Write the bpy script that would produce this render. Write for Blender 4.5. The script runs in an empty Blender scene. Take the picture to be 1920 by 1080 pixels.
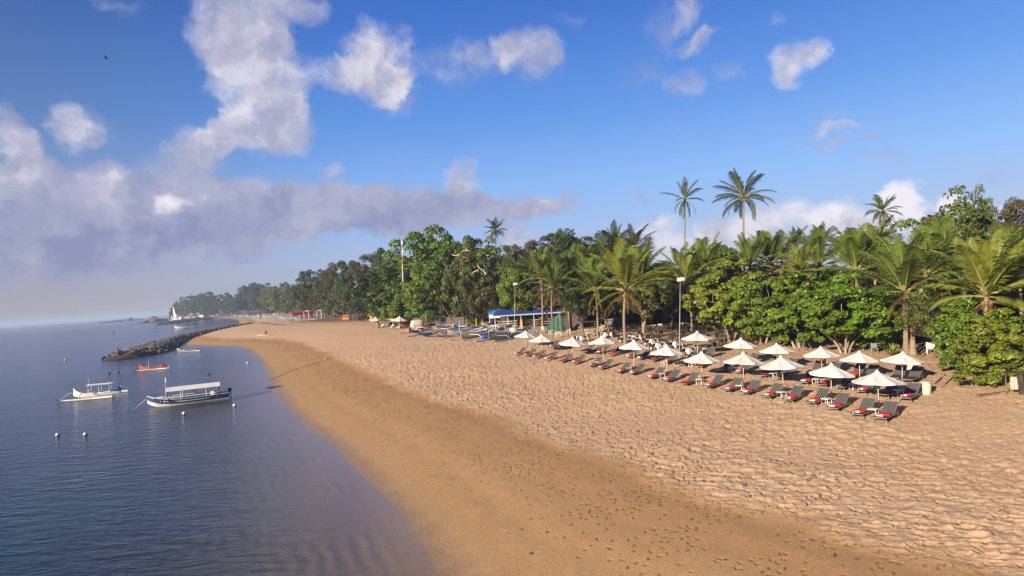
import bpy, math, random
import numpy as np
from mathutils import Vector, Matrix, Euler

R = math.radians
sc = bpy.context.scene
COL = sc.collection
PI = math.pi

# ------------------------------------------------------------------ camera
CAM_H = 10.0
FPX = 1144.0                      # focal length in pixels of the 1920 wide photograph
cam_d = bpy.data.cameras.new("camera")
cam = bpy.data.objects.new("camera", cam_d)
COL.objects.link(cam)
cam_d.sensor_width = 36.0
cam_d.lens = 36.0 * FPX / 1920.0
cam_d.clip_start = 0.2
cam_d.clip_end = 60000.0
CAM_M = Matrix.Translation((0, 0, CAM_H)) @ Matrix.Rotation(R(90.24), 4, 'X') @ Matrix.Rotation(R(-4.0), 4, 'Z')
cam.matrix_world = CAM_M
sc.camera = cam

# ------------------------------------------------------------------ light
SUN_EL, SUN_AZ = 19.0, -135.0     # azimuth from +Y towards +X
sun_d = bpy.data.lights.new("sun", 'SUN')
sun_d.energy = 5.0
sun_d.angle = R(0.6)
sun_d.color = (1.0, 0.83, 0.63)
sun = bpy.data.objects.new("sun", sun_d)
COL.objects.link(sun)
sdir = Vector((math.sin(R(SUN_AZ)) * math.cos(R(SUN_EL)), math.cos(R(SUN_AZ)) * math.cos(R(SUN_EL)), math.sin(R(SUN_EL))))
sun.rotation_euler = sdir.to_track_quat('Z', 'Y').to_euler()
sun.location = sdir * 200

sc.view_settings.view_transform = 'Standard'
sc.view_settings.look = 'None'
sc.view_settings.gamma = 1.0
sc.view_settings.exposure = 0.88
sc.render.engine = 'CYCLES'
cy = sc.cycles
cy.max_bounces = 6
cy.diffuse_bounces = 2
cy.glossy_bounces = 2
cy.transmission_bounces = 3
cy.transparent_max_bounces = 8
cy.volume_bounces = 0
cy.use_denoising = True
cy.caustics_reflective = False
cy.caustics_refractive = False
cy.sample_clamp_indirect = 4.0

# ------------------------------------------------------------------ pixel <-> world
def ray(px, py):
    d = Vector(((px - 960.0) / FPX, -(py - 540.0) / FPX, -1.0))
    return (CAM_M.to_3x3() @ d)          # length along the optical axis = 1
def at_depth(px, py, depth):
    return Vector((0, 0, CAM_H)) + ray(px, py) * depth
def at_z(px, py, z):
    d = ray(px, py)
    return Vector((0, 0, CAM_H)) + d * ((z - CAM_H) / d.z)
CAM_I = CAM_M.inverted()
def project(p):
    q = CAM_I @ Vector(p)
    return 960 + FPX * q.x / -q.z, 540 - FPX * q.y / -q.z, -q.z

# ------------------------------------------------------------------ node helpers
class NT:
    def __init__(s, tree):
        s.t = tree
    def n(s, typ, ins=None, **kw):
        nd = s.t.nodes.new(typ)
        for k, v in kw.items():
            setattr(nd, k, v)
        for k, v in (ins or {}).items():
            sock = nd.inputs[k]
            if hasattr(v, 'node'):
                s.t.links.new(v, sock)
            else:
                sock.default_value = v
        return nd
    def math(s, op, a, b=None, c=None, clamp=False):
        nd = s.t.nodes.new('ShaderNodeMath')
        nd.operation = op
        nd.use_clamp = clamp
        for i, v in enumerate((a, b, c)):
            if v is None:
                continue
            if hasattr(v, 'node'):
                s.t.links.new(v, nd.inputs[i])
            else:
                nd.inputs[i].default_value = v
        return nd.outputs[0]
    def vmath(s, op, a, b=None):
        nd = s.t.nodes.new('ShaderNodeVectorMath')
        nd.operation = op
        for i, v in enumerate((a, b)):
            if v is None:
                continue
            if hasattr(v, 'node'):
                s.t.links.new(v, nd.inputs[i])
            else:
                nd.inputs[i].default_value = v
        return nd.outputs['Value'] if op in ('DOT_PRODUCT', 'LENGTH', 'DISTANCE') else nd.outputs[0]
    def mix(s, fac, a, b, blend='MIX'):
        nd = s.t.nodes.new('ShaderNodeMix')
        nd.data_type = 'RGBA'
        nd.blend_type = blend
        for sock, v in ((nd.inputs[0], fac), (nd.inputs[6], a), (nd.inputs[7], b)):
            if hasattr(v, 'node'):
                s.t.links.new(v, sock)
            else:
                sock.default_value = v if not isinstance(v, tuple) or len(v) == 4 else (*v, 1)
        return nd.outputs[2]
    def smooth(s, v, lo, hi, a=0.0, b=1.0):
        nd = s.t.nodes.new('ShaderNodeMapRange')
        nd.interpolation_type = 'SMOOTHSTEP'
        s.t.links.new(v, nd.inputs[0])
        for i, x in ((1, lo), (2, hi), (3, a), (4, b)):
            nd.inputs[i].default_value = x
        return nd.outputs[0]
    def noise(s, vec, scale, detail=4.0, rough=0.55, dist=0.0):
        nd = s.t.nodes.new('ShaderNodeTexNoise')
        if vec is not None:
            s.t.links.new(vec, nd.inputs['Vector'])
        nd.inputs['Scale'].default_value = scale
        nd.inputs['Detail'].default_value = detail
        nd.inputs['Roughness'].default_value = rough
        nd.inputs['Distortion'].default_value = dist
        return nd.outputs['Fac']
    def link(s, a, b):
        s.t.links.new(a, b)

# ------------------------------------------------------------------ sky (Nishita with clouds by direction)
world = bpy.data.worlds.new("World")
sc.world = world
world.use_nodes = True
def build_sky():
    T = NT(world.node_tree)
    world.node_tree.nodes.clear()
    sky = T.n('ShaderNodeTexSky', sky_type='NISHITA', sun_disc=False)
    sky.sun_elevation = R(SUN_EL)
    sky.sun_rotation = R(SUN_AZ)
    sky.altitude = 0.0
    sky.air_density = 1.0
    sky.dust_density = 0.4
    sky.ozone_density = 3.0
    co = T.n('ShaderNodeTexCoord').outputs['Generated']
    sp = T.n('ShaderNodeSeparateXYZ', {0: co})
    az = T.math('ARCTAN2', sp.outputs[0], sp.outputs[1])
    el = T.math('ARCSINE', sp.outputs[2])
    # the deep polarised blue of this morning sky, paler towards the horizon
    gr = T.n('ShaderNodeValToRGB', {0: T.math('DIVIDE', el, R(60.0), clamp=True)})
    while len(gr.color_ramp.elements) < len(SKY_RAMP):
        gr.color_ramp.elements.new(0.5)
    for e_, (deg, c_) in zip(gr.color_ramp.elements, SKY_RAMP):
        e_.position = deg / 60.0; e_.color = (*(q * 4.0 for q in c_), 1)
    west = T.smooth(az, -0.75, -0.15, 0.0, 1.0)
    blue = T.mix(west, T.mix(1.0, gr.outputs[0], (0.95, 0.66, 0.60), 'MULTIPLY'), gr.outputs[0])
    skyc = T.mix(0.88, sky.outputs[0], blue)
    skyc = T.mix(T.smooth(sp.outputs[1], -0.35, 0.15, 0.6, 0.0), skyc, T.mix(1.0, skyc, (0.35, 0.38, 0.42), 'MULTIPLY'))      # sky dimmed behind the camera to cut the fill light
    bg = T.n('ShaderNodeBackground', {'Color': skyc, 'Strength': 0.13})
    P0 = T.n('ShaderNodeCombineXYZ', {0: az, 1: el, 2: 0.0}).outputs[0]
    # ragged edges: warp the direction with fractal noise
    wn = T.n('ShaderNodeTexNoise', {'Vector': P0, 'Scale': 10.0, 'Detail': 7.0, 'Roughness': 0.6})
    w1 = T.vmath('SUBTRACT', wn.outputs['Color'], (0.5, 0.5, 0.5))
    w1 = T.vmath('MULTIPLY', w1, (0.15, 0.10, 0.0))
    P = T.vmath('ADD', P0, w1)
    acc, accb = None, None
    for (px, py, rx, ry, w, b) in CLOUDS:
        d = ray(px, py).normalized()
        a, e = math.atan2(d.x, d.y), math.asin(d.z)
        k = math.cos(math.atan2(abs(px - 960), FPX))     # the wide lens stretches towards its edges
        q = T.vmath('SUBTRACT', P, (a, e, 0))
        q = T.vmath('MULTIPLY', q, (FPX / rx / k / k, FPX / ry / k, 0))
        q = T.vmath('DOT_PRODUCT', q, q)
        q = T.math('SUBTRACT', 1.0, q, clamp=True)
        acc = T.math('MULTIPLY', q, w) if acc is None else T.math('MULTIPLY_ADD', q, w, acc)
        accb = T.math('MULTIPLY', q, w * b) if accb is None else T.math('MULTIPLY_ADD', q, w * b, accb)
    fine = T.noise(P0, 26.0, 8.0, 0.66)
    big = T.noise(P0, 9.0, 5.0, 0.6)
    D = T.math('MINIMUM', acc, 1.15)
    nn = T.math('ADD', T.math('MULTIPLY', T.math('SUBTRACT', fine, 0.5), 1.0), T.math('MULTIPLY', T.math('SUBTRACT', big, 0.5), 1.1))
    nn = T.math('MULTIPLY', nn, T.math('MULTIPLY', D, 2.0, clamp=True))
    dens = T.smooth(T.math('ADD', T.math('MULTIPLY', D, 1.12), nn), 0.02, 1.2)
    dens = T.math('MULTIPLY', dens, 0.95)
    # relief: the same noise read a little way towards the sun (upper left)
    fo = T.noise(T.vmath('ADD', P, (-0.018, 0.024, 0.0)), 11.0, 4.0, 0.55)
    fo0 = T.noise(P, 11.0, 4.0, 0.55)
    rel = T.math('SUBTRACT', fo0, fo)
    br = T.math('DIVIDE', accb, T.math('MAXIMUM', acc, 0.02))
    br = T.math('ADD', br, T.math('MULTIPLY', rel, 1.5))
    br = T.math('ADD', br, T.math('MULTIPLY', T.math('SUBTRACT', big, 0.5), 0.35), clamp=True)
    ramp = T.n('ShaderNodeValToRGB', {0: br})
    cr = ramp.color_ramp
    cr.elements[0].position, cr.elements[0].color = 0.0, (*CLOUD_LO, 1)
    cr.elements[1].position, cr.elements[1].color = 1.0, (*CLOUD_HI, 1)
    m = cr.elements.new(0.5); m.color = (*CLOUD_MID, 1)
    cb = T.n('ShaderNodeBackground', {'Color': ramp.outputs[0], 'Strength': 0.15})
    mx = T.n('ShaderNodeMixShader', {0: dens, 1: bg.outputs[0], 2: cb.outputs[0]})
    out = T.n('ShaderNodeOutputWorld')
    T.link(mx.outputs[0], out.inputs[0])
SKY_RAMP = [(0, (.33, .37, .52)), (4, (.34, .44, .74)), (9, (.24, .45, .90)), (16, (.095, .29, .80)), (24, (.032, .155, .62)), (32, (.016, .088, .46)), (60, (.012, .05, .26))]
CLOUD_LO, CLOUD_MID, CLOUD_HI = (0.95, 1.04, 1.76), (1.70, 1.72, 2.26), (3.5, 3.3, 3.5)
CLOUDS = [  # pixel centre, half sizes, weight, brightness
    (455, 40, 120, 90, 1.0, .55), (500, 150, 100, 110, 1.0, .6), (560, 5, 70, 30, .7, .5), (500, 235, 110, 60, 1.0, .6), (360, 285, 110, 60, 1.0, .45),
    (425, 250, 70, 45, .8, .6), (715, 110, 90, 75, 1.0, .6), (635, 140, 70, 32, .8, .6), (745, 165, 60, 55, .55, .45), (850, 115, 80, 45, .5, .4),
    (1000, 105, 75, 55, .85, .5), (930, 115, 60, 35, .4, .4), (1225, 45, 50, 55, .5, .5), (1295, 20, 55, 36, .75, .6), (1300, 82, 65, 18, .7, .6),
    (1275, 155, 65, 40, .6, .35), (1190, 135, 50, 35, .4, .3), (1495, 122, 72, 46, 1.0, .75), (1375, 130, 40, 22, .4, .5), (1560, 228, 110, 12, .6, .5), (1590, 252, 120, 14, .6, .5),
    (1645, 292, 70, 22, .5, .4), (1540, 208, 50, 18, .4, .4), (15, 275, 60, 85, 1.0, .55), (140, 240, 72, 56, .95, .65), (60, 350, 110, 70, .9, .4),
    (130, 425, 270, 85, 1.0, .22), (430, 395, 270, 70, 1.0, .25), (720, 395, 240, 58, .95, .25), (60, 490, 240, 70, .9, .12), (330, 440, 330, 45, .8, .12),
    (250, 350, 210, 60, .6, .35), (560, 385, 260, 70, .7, .28), (820, 405, 230, 48, .7, .3), (330, 480, 300, 36, .6, .12), (930, 395, 160, 42, .65, .3), (860, 340, 42, 42, .9, .7), (1020, 385, 66, 26, .8, .55), (630, 310, 45, 22, .5, .45), (335, 375, 52, 24, .7, 1.3),
    (540, 360, 60, 30, .5, .6), (200, 340, 60, 40, .5, .6), (1235, 445, 60, 42, 1.0, .85), (1340, 448, 110, 38, 1.0, .7), (1460, 420, 90, 45, .95, .7), (1585, 405, 75, 42, 1.0, .85),
    (1695, 372, 46, 55, 1.2, 1.15), (1640, 430, 90, 40, .9, .8), (1792, 372, 60, 38, 1.1, 1.1), (1215, 368, 26, 28, .55, .4), (960, 450, 70, 26, .8, .5),
    (1855, 318, 70, 24, .3, .4), (1905, 388, 40, 26, .9, 1.0), (1130, 455, 90, 24, .5, .4), (1275, 262, 45, 25, .25, .2), (1450, 35, 26, 14, .35, .5), (200, 0, 90, 14, .3, .5), (1060, 25, 60, 14, .25, .4)]
build_sky()

# ------------------------------------------------------------------ tags and mesh building
def tag(o, label=None, cat=None, group=None, kind=None):
    for k, v in (('label', label), ('category', cat), ('group', group), ('kind', kind)):
        if v:
            o[k] = v
    return o
def thing(name, label, cat, loc=(0, 0, 0), rotz=0.0, group=None, rot=None, scale=None):
    o = bpy.data.objects.new(name, None)
    COL.objects.link(o)
    o.location = loc
    o.rotation_euler = rot if rot else (0, 0, rotz)
    if scale:
        o.scale = scale
    o.empty_display_size = 0.3
    return tag(o, label, cat, group)
def link(name, me, parent=None, mat=None):
    o = bpy.data.objects.new(name, me)
    COL.objects.link(o)
    if parent is not None:
        o.parent = parent
    if mat is not None and not me.materials:
        me.materials.append(mat)
    return o
def dup(root, loc=None, rot=None, label=None, group=None, scale=None):
    r = root.copy(); COL.objects.link(r)
    if loc is not None: r.location = loc
    if rot is not None: r.rotation_euler = rot
    if scale is not None: r.scale = scale
    if label: r['label'] = label
    if group: r['group'] = group
    for ch in list(root.children):
        c = ch.copy(); COL.objects.link(c); c.parent = r
        for g in ch.children:
            d = g.copy(); COL.objects.link(d); d.parent = c
    return r
def np_mesh(name, verts, faces, mat=None, smooth=False):
    """verts (n,3) array, faces (m,k) array of one size"""
    me = bpy.data.meshes.new(name)
    v = np.asarray(verts, dtype=np.float32); f = np.asarray(faces, dtype=np.int32)
    k = f.shape[1]
    me.vertices.add(len(v)); me.vertices.foreach_set('co', v.ravel())
    me.loops.add(f.size); me.loops.foreach_set('vertex_index', f.ravel())
    me.polygons.add(len(f))
    me.polygons.foreach_set('loop_start', np.arange(0, f.size, k, dtype=np.int32))
    me.polygons.foreach_set('loop_total', np.full(len(f), k, dtype=np.int32))
    if smooth:
        me.polygons.foreach_set('use_smooth', np.ones(len(f), dtype=bool))
    me.update(calc_edges=True)
    if mat: me.materials.append(mat)
    return me

class MB:
    """collects shapes for ONE mesh"""
    def __init__(s):
        s.v, s.f, s.sm = [], [], []
    def add(s, vs, fs, smooth=False, M=None):
        b = len(s.v)
        s.v += [tuple((M @ Vector(p)) if M else p) for p in vs]
        s.f += [tuple(i + b for i in f) for f in fs]
        s.sm += [smooth] * len(fs)
        return s
    def box(s, c, size, rot=None, taper=1.0):
        x, y, z = (q / 2 for q in size)
        vs = [(-x, -y, -z), (x, -y, -z), (x, y, -z), (-x, y, -z), (-x * taper, -y * taper, z), (x * taper, -y * taper, z), (x * taper, y * taper, z), (-x * taper, y * taper, z)]
        M = Matrix.Translation(c)
        if rot: M = M @ Euler(rot).to_matrix().to_4x4()
        return s.add(vs, [(3, 2, 1, 0), (4, 5, 6, 7), (0, 1, 5, 4), (1, 2, 6, 5), (2, 3, 7, 6), (3, 0, 4, 7)], False, M)
    def bar(s, a, b, w, h):
        a, b = Vector(a), Vector(b); d = b - a
        q = d.to_track_quat('Y', 'Z').to_matrix().to_4x4()
        M = Matrix.Translation((a + b) / 2) @ q
        x, y, z = w / 2, d.length / 2, h / 2
        vs = [(-x, -y, -z), (x, -y, -z), (x, y, -z), (-x, y, -z), (-x, -y, z), (x, -y, z), (x, y, z), (-x, y, z)]
        return s.add(vs, [(3, 2, 1, 0), (4, 5, 6, 7), (0, 1, 5, 4), (1, 2, 6, 5), (2, 3, 7, 6), (3, 0, 4, 7)], False, M)
    def tube(s, pts, r, n=8, cap=True):
        pts = [Vector(p) for p in pts]
        rs = r if isinstance(r, (list, tuple)) else [r] * len(pts)
        vs, fs = [], []
        up = Vector((0.31, 0.17, 0.94))
        for i, p in enumerate(pts):
            t = (pts[min(i + 1, len(pts) - 1)] - pts[max(i - 1, 0)]).normalized()
            if abs(t.dot(up)) > 0.97: up = Vector((1, 0.1, 0.05))
            a = t.cross(up).normalized(); b = t.cross(a)
            for k in range(n):
                an = 2 * PI * k / n
                vs.append(tuple(p + (a * math.cos(an) + b * math.sin(an)) * rs[i]))
        for i in range(len(pts) - 1):
            for k in range(n):
                k2 = (k + 1) % n
                fs.append((i * n + k, i * n + k2, (i + 1) * n + k2, (i + 1) * n + k))
        if cap:
            fs.append(tuple(range(n))); fs.append(tuple((len(pts) - 1) * n + k for k in reversed(range(n))))
        return s.add(vs, fs, True)
    def lathe(s, prof, n=16, c=(0, 0, 0)):
        vs, fs = [], []
        for (r, z) in prof:
            for k in range(n):
                a = 2 * PI * k / n
                vs.append((c[0] + r * math.cos(a), c[1] + r * math.sin(a), c[2] + z))
        for i in range(len(prof) - 1):
            for k in range(n):
                k2 = (k + 1) % n
                fs.append((i * n + k, i * n + k2, (i + 1) * n + k2, (i + 1) * n + k))
        fs.append(tuple(reversed(range(n)))); fs.append(tuple((len(prof) - 1) * n + k for k in range(n)))
        return s.add(vs, fs, True)
    def ball(s, c, r, n=10, sq=(1, 1, 1)):
        vs, fs = [], []
        for i in range(n + 1):
            t = PI * i / n
            for k in range(n):
                a = 2 * PI * k / n
                vs.append((c[0] + r * sq[0] * math.sin(t) * math.cos(a), c[1] + r * sq[1] * math.sin(t) * math.sin(a), c[2] + r * sq[2] * math.cos(t)))
        for i in range(n):
            for k in range(n):
                k2 = (k + 1) % n
                fs.append((i * n + k, (i + 1) * n + k, (i + 1) * n + k2, i * n + k2))
        return s.add(vs, fs, True)
    def grid(s, pts, nu, nv, smooth=True):
        """pts row-major nu x nv"""
        fs = [(i * nv + j, i * nv + j + 1, (i + 1) * nv + j + 1, (i + 1) * nv + j) for i in range(nu - 1) for j in range(nv - 1)]
        return s.add(pts, fs, smooth)
    def mesh(s, name, mat=None):
        me = bpy.data.meshes.new(name)
        me.from_pydata(s.v, [], s.f)
        me.polygons.foreach_set('use_smooth', s.sm)
        me.update()
        if mat: me.materials.append(mat)
        return me
    def build(s, name, mat, parent=None):
        return link(name, s.mesh(name, mat), parent)

# ------------------------------------------------------------------ materials
MATS = {}
def mat(key, col, rough=0.6, var=0.12, scale=6.0, bump=0.0, bscale=40.0, metal=0.0, spec=0.4, transl=0.0, col2=None, stretch=(1, 1, 1)):
    """paint, wood, cloth, plastic: a base colour broken by worn patches"""
    if key in MATS: return MATS[key]
    m = bpy.data.materials.new(key); m.use_nodes = True
    T = NT(m.node_tree); m.node_tree.nodes.clear()
    co = T.n('ShaderNodeTexCoord').outputs['Object']
    co = T.vmath('MULTIPLY', co, stretch)
    n1 = T.noise(co, scale, 5.0, 0.6)
    c2 = col2 or tuple(max(0, c * (1 - 2.2 * var)) for c in col)
    c = T.mix(T.smooth(n1, 0.35, 0.7), (*col, 1), (*c2, 1))
    rn_ = T.n('ShaderNodeObjectInfo').outputs['Random']      # no two copies are quite the same shade
    c = T.n('ShaderNodeHueSaturation', {'Color': c, 'Value': T.math('MULTIPLY_ADD', rn_, 0.16, 0.90)}).outputs[0]
    p = T.n('ShaderNodeBsdfPrincipled', {'Base Color': c, 'Roughness': rough, 'Metallic': metal, 'Specular IOR Level': spec})
    if bump:
        b = T.n('ShaderNodeBump', {'Strength': bump, 'Distance': 0.02, 'Height': T.noise(co, bscale, 4.0)})
        T.link(b.outputs[0], p.inputs['Normal'])
    sh = p.outputs[0]
    if transl:
        tr = T.n('ShaderNodeBsdfTranslucent', {'Color': c})
        sh = T.n('ShaderNodeMixShader', {0: transl, 1: p.outputs[0], 2: tr.outputs[0]}).outputs[0]
    out = T.n('ShaderNodeOutputMaterial'); T.link(sh, out.inputs[0])
    MATS[key] = m
    return m
def foliage(key, spread=0.5, rough=0.5, transl=0.22, spec=0.35, tipcol=None):
    """leaf colour comes from each object's own colour, varied leaf by leaf and branch by branch"""
    m = bpy.data.materials.new(key); m.use_nodes = True
    T = NT(m.node_tree); m.node_tree.nodes.clear()
    oi = T.n('ShaderNodeObjectInfo')
    geo = T.n('ShaderNodeNewGeometry')
    co = T.n('ShaderNodeTexCoord').outputs['Object']
    rnd = geo.outputs['Random Per Island']
    base = oi.outputs['Color']
    nz = T.noise(co, 5.0, 3.0)
    v = T.math('ADD', T.math('MULTIPLY', rnd, spread), 1.0 - spread * 0.55)
    v = T.math('MULTIPLY', v, T.smooth(nz, 0.3, 0.7, 0.7, 1.3))
    hv = T.n('ShaderNodeHueSaturation', {'Color': base, 'Value': v, 'Saturation': 1.0, 'Hue': T.math('ADD', 0.475, T.math('MULTIPLY', T.math('FRACT', T.math('MULTIPLY', rnd, 7.31)), 0.05))})
    c = hv.outputs[0]
    dry = T.math('GREATER_THAN', T.math('FRACT', T.math('MULTIPLY', rnd, 13.7)), 0.955)
    c = T.mix(T.math('MULTIPLY', dry, 0.75), c, tipcol or (0.20, 0.13, 0.035))
    p = T.n('ShaderNodeBsdfPrincipled', {'Base Color': c, 'Roughness': rough, 'Specular IOR Level': spec})
    tr = T.n('ShaderNodeBsdfTranslucent', {'Color': c})
    sh = T.n('ShaderNodeMixShader', {0: transl, 1: p.outputs[0], 2: tr.outputs[0]})
    out = T.n('ShaderNodeOutputMaterial'); T.link(sh.outputs[0], out.inputs[0])
    return m
M_LEAF = foliage('leaf')
M_FROND = foliage('palm_leaf', 0.35, 0.42, 0.25, 0.4, (0.22, 0.15, 0.04))
M_BARK = mat('bark', (0.17, 0.125, 0.085), 0.9, 0.25, 3.0, 0.8, 18.0, stretch=(1, 1, .3))
M_PALE = mat('pale_bark', (0.36, 0.29, 0.21), 0.9, 0.22, 3.0, 0.8, 18.0, stretch=(1, 1, .3))
M_PALM = mat('palm_bark', (0.30, 0.235, 0.17), 0.9, 0.2, 1.2, 0.9, 5.0, stretch=(.3, .3, 6))
# ------------------------------------------------------------------ terrain
_shore_px = [(820, 1077), (795, 1040), (750, 970), (700, 915), (625, 835), (575, 800), (543, 770), (524, 740), (505, 710), (487, 675), (467, 656), (445, 649.5), (400, 648.5), (345, 647),
             (318, 640), (345, 627), (400, 618), (440, 613), (449, 606), (447, 600), (430, 597), (395, 596.5), (352, 599), (325, 599.5), (300, 597.0)]
SHORE = [(26, -80), (15, -20), (9, 0), (3.5, 13)] + [tuple(at_z(px, py, 0)[:2]) for px, py in _shore_px]
SHORE += [(SHORE[-1][0] * 1.15, SHORE[-1][1] * 1.8)]
_S = np.array(SHORE)
_LAND = np.vstack([_S, [(_S[-1][0] * 1.2, 12000), (12000, 12000), (12000, -80)]])
def shore_dist(x, y):
    x = np.asarray(x, float); y = np.asarray(y, float)
    d2 = np.full(x.shape, 1e18)
    for (ax, ay), (bx, by) in zip(_S[:-1], _S[1:]):
        dx, dy = bx - ax, by - ay
        t = np.clip(((x - ax) * dx + (y - ay) * dy) / (dx * dx + dy * dy), 0, 1)
        d2 = np.minimum(d2, (x - ax - t * dx) ** 2 + (y - ay - t * dy) ** 2)
    ins = np.zeros(x.shape, bool)
    n = len(_LAND)
    for i in range(n):
        ax, ay = _LAND[i]; bx, by = _LAND[(i + 1) % n]
        if ay == by: continue
        c = ((ay > y) != (by > y)) & (x < (bx - ax) * (y - ay) / (by - ay) + ax)
        ins ^= c
    return np.where(ins, 1, -1) * np.sqrt(d2)
def sstep(t):
    t = np.clip(t, 0, 1)
    return t * t * (3 - 2 * t)
def height_d(d, x, y):
    land = 0.072 * np.clip(d, 0, 33) + 0.012 * np.clip(d - 33, 0, 60) + 0.008 * np.clip(d - 93, 0, 300)
    g = np.clip(0.014 * (y - 50), -0.45, 0.55) * sstep((d - 6) / 18)
    und = 0.05 * np.sin(x * 0.31 + 0.7 * np.sin(y * 0.19)) * np.sin(y * 0.23 + 1.3) * sstep((d + 4) / 10)
    sea = np.maximum(0.075 * np.clip(d, -1e9, 0), -5.0)
    return np.where(d > 0, land + g, sea) + und
def height(x, y):
    return height_d(shore_dist(x, y), np.asarray(x, float), np.asarray(y, float))
def hz(x, y):
    return float(height(np.array([x]), np.array([y]))[0])
def ground(px, py, h=0.0):
    """world point where the pixel's ray meets the terrain (raised by h)"""
    d = ray(px, py)
    lo, hi = 8.0, 4000.0
    for it in range(3):
        t = np.geomspace(lo, hi, 240)
        x, y, z = d.x * t, d.y * t, CAM_H + d.z * t
        s = z - height(x, y) - h
        k = np.argmax(s < 0)
        if s[k] >= 0:
            k = len(t) - 1
        lo, hi = t[max(k - 1, 0)], t[k]
    t = (lo + hi) / 2
    return Vector((d.x * t, d.y * t, CAM_H + d.z * t - h))

def worley(x, y, cell, seed):
    """distance to the nearest jittered point and that point's random value, in cells"""
    gx, gy = x / cell, y / cell
    ix, iy = np.floor(gx).astype(np.int64), np.floor(gy).astype(np.int64)
    best = np.full(x.shape, 9.0); rv = np.zeros(x.shape)
    def hsh(a, b, k):
        h = (a * 374761393 + b * 668265263 + (seed + k) * 2246822519) & 0xFFFFFFFF
        h = ((h ^ (h >> 13)) * 1274126177) & 0xFFFFFFFF
        return ((h ^ (h >> 16)) & 0xFFFF) / 65535.0
    for ox in (-1, 0, 1):
        for oy in (-1, 0, 1):
            cx, cy_ = ix + ox, iy + oy
            px_ = cx + hsh(cx, cy_, 1); py_ = cy_ + hsh(cx, cy_, 2); r = hsh(cx, cy_, 3)
            ang = hsh(cx, cy_, 4) * 3.1416
            ddx, ddy = gx - px_, gy - py_
            u = ddx * np.cos(ang) + ddy * np.sin(ang); v = -ddx * np.sin(ang) + ddy * np.cos(ang)
            d = np.sqrt((u * 0.68) ** 2 + (v * 1.75) ** 2)
            m = d < best
            best = np.where(m, d, best); rv = np.where(m, r, rv)
    return best, rv

def vnoise(x, y, seed):
    """smooth value noise, 0..1"""
    ix, iy = np.floor(x).astype(np.int64), np.floor(y).astype(np.int64)
    fx, fy = sstep(x - ix), sstep(y - iy)
    def hsh(a, b):
        h = (a * 374761393 + b * 668265263 + seed * 2246822519) & 0xFFFFFFFF
        h = ((h ^ (h >> 13)) * 1274126177) & 0xFFFFFFFF
        return ((h ^ (h >> 16)) & 0xFFFF) / 65535.0
    return (hsh(ix, iy) * (1 - fx) + hsh(ix + 1, iy) * fx) * (1 - fy) + (hsh(ix, iy + 1) * (1 - fx) + hsh(ix + 1, iy + 1) * fx) * fy

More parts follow.
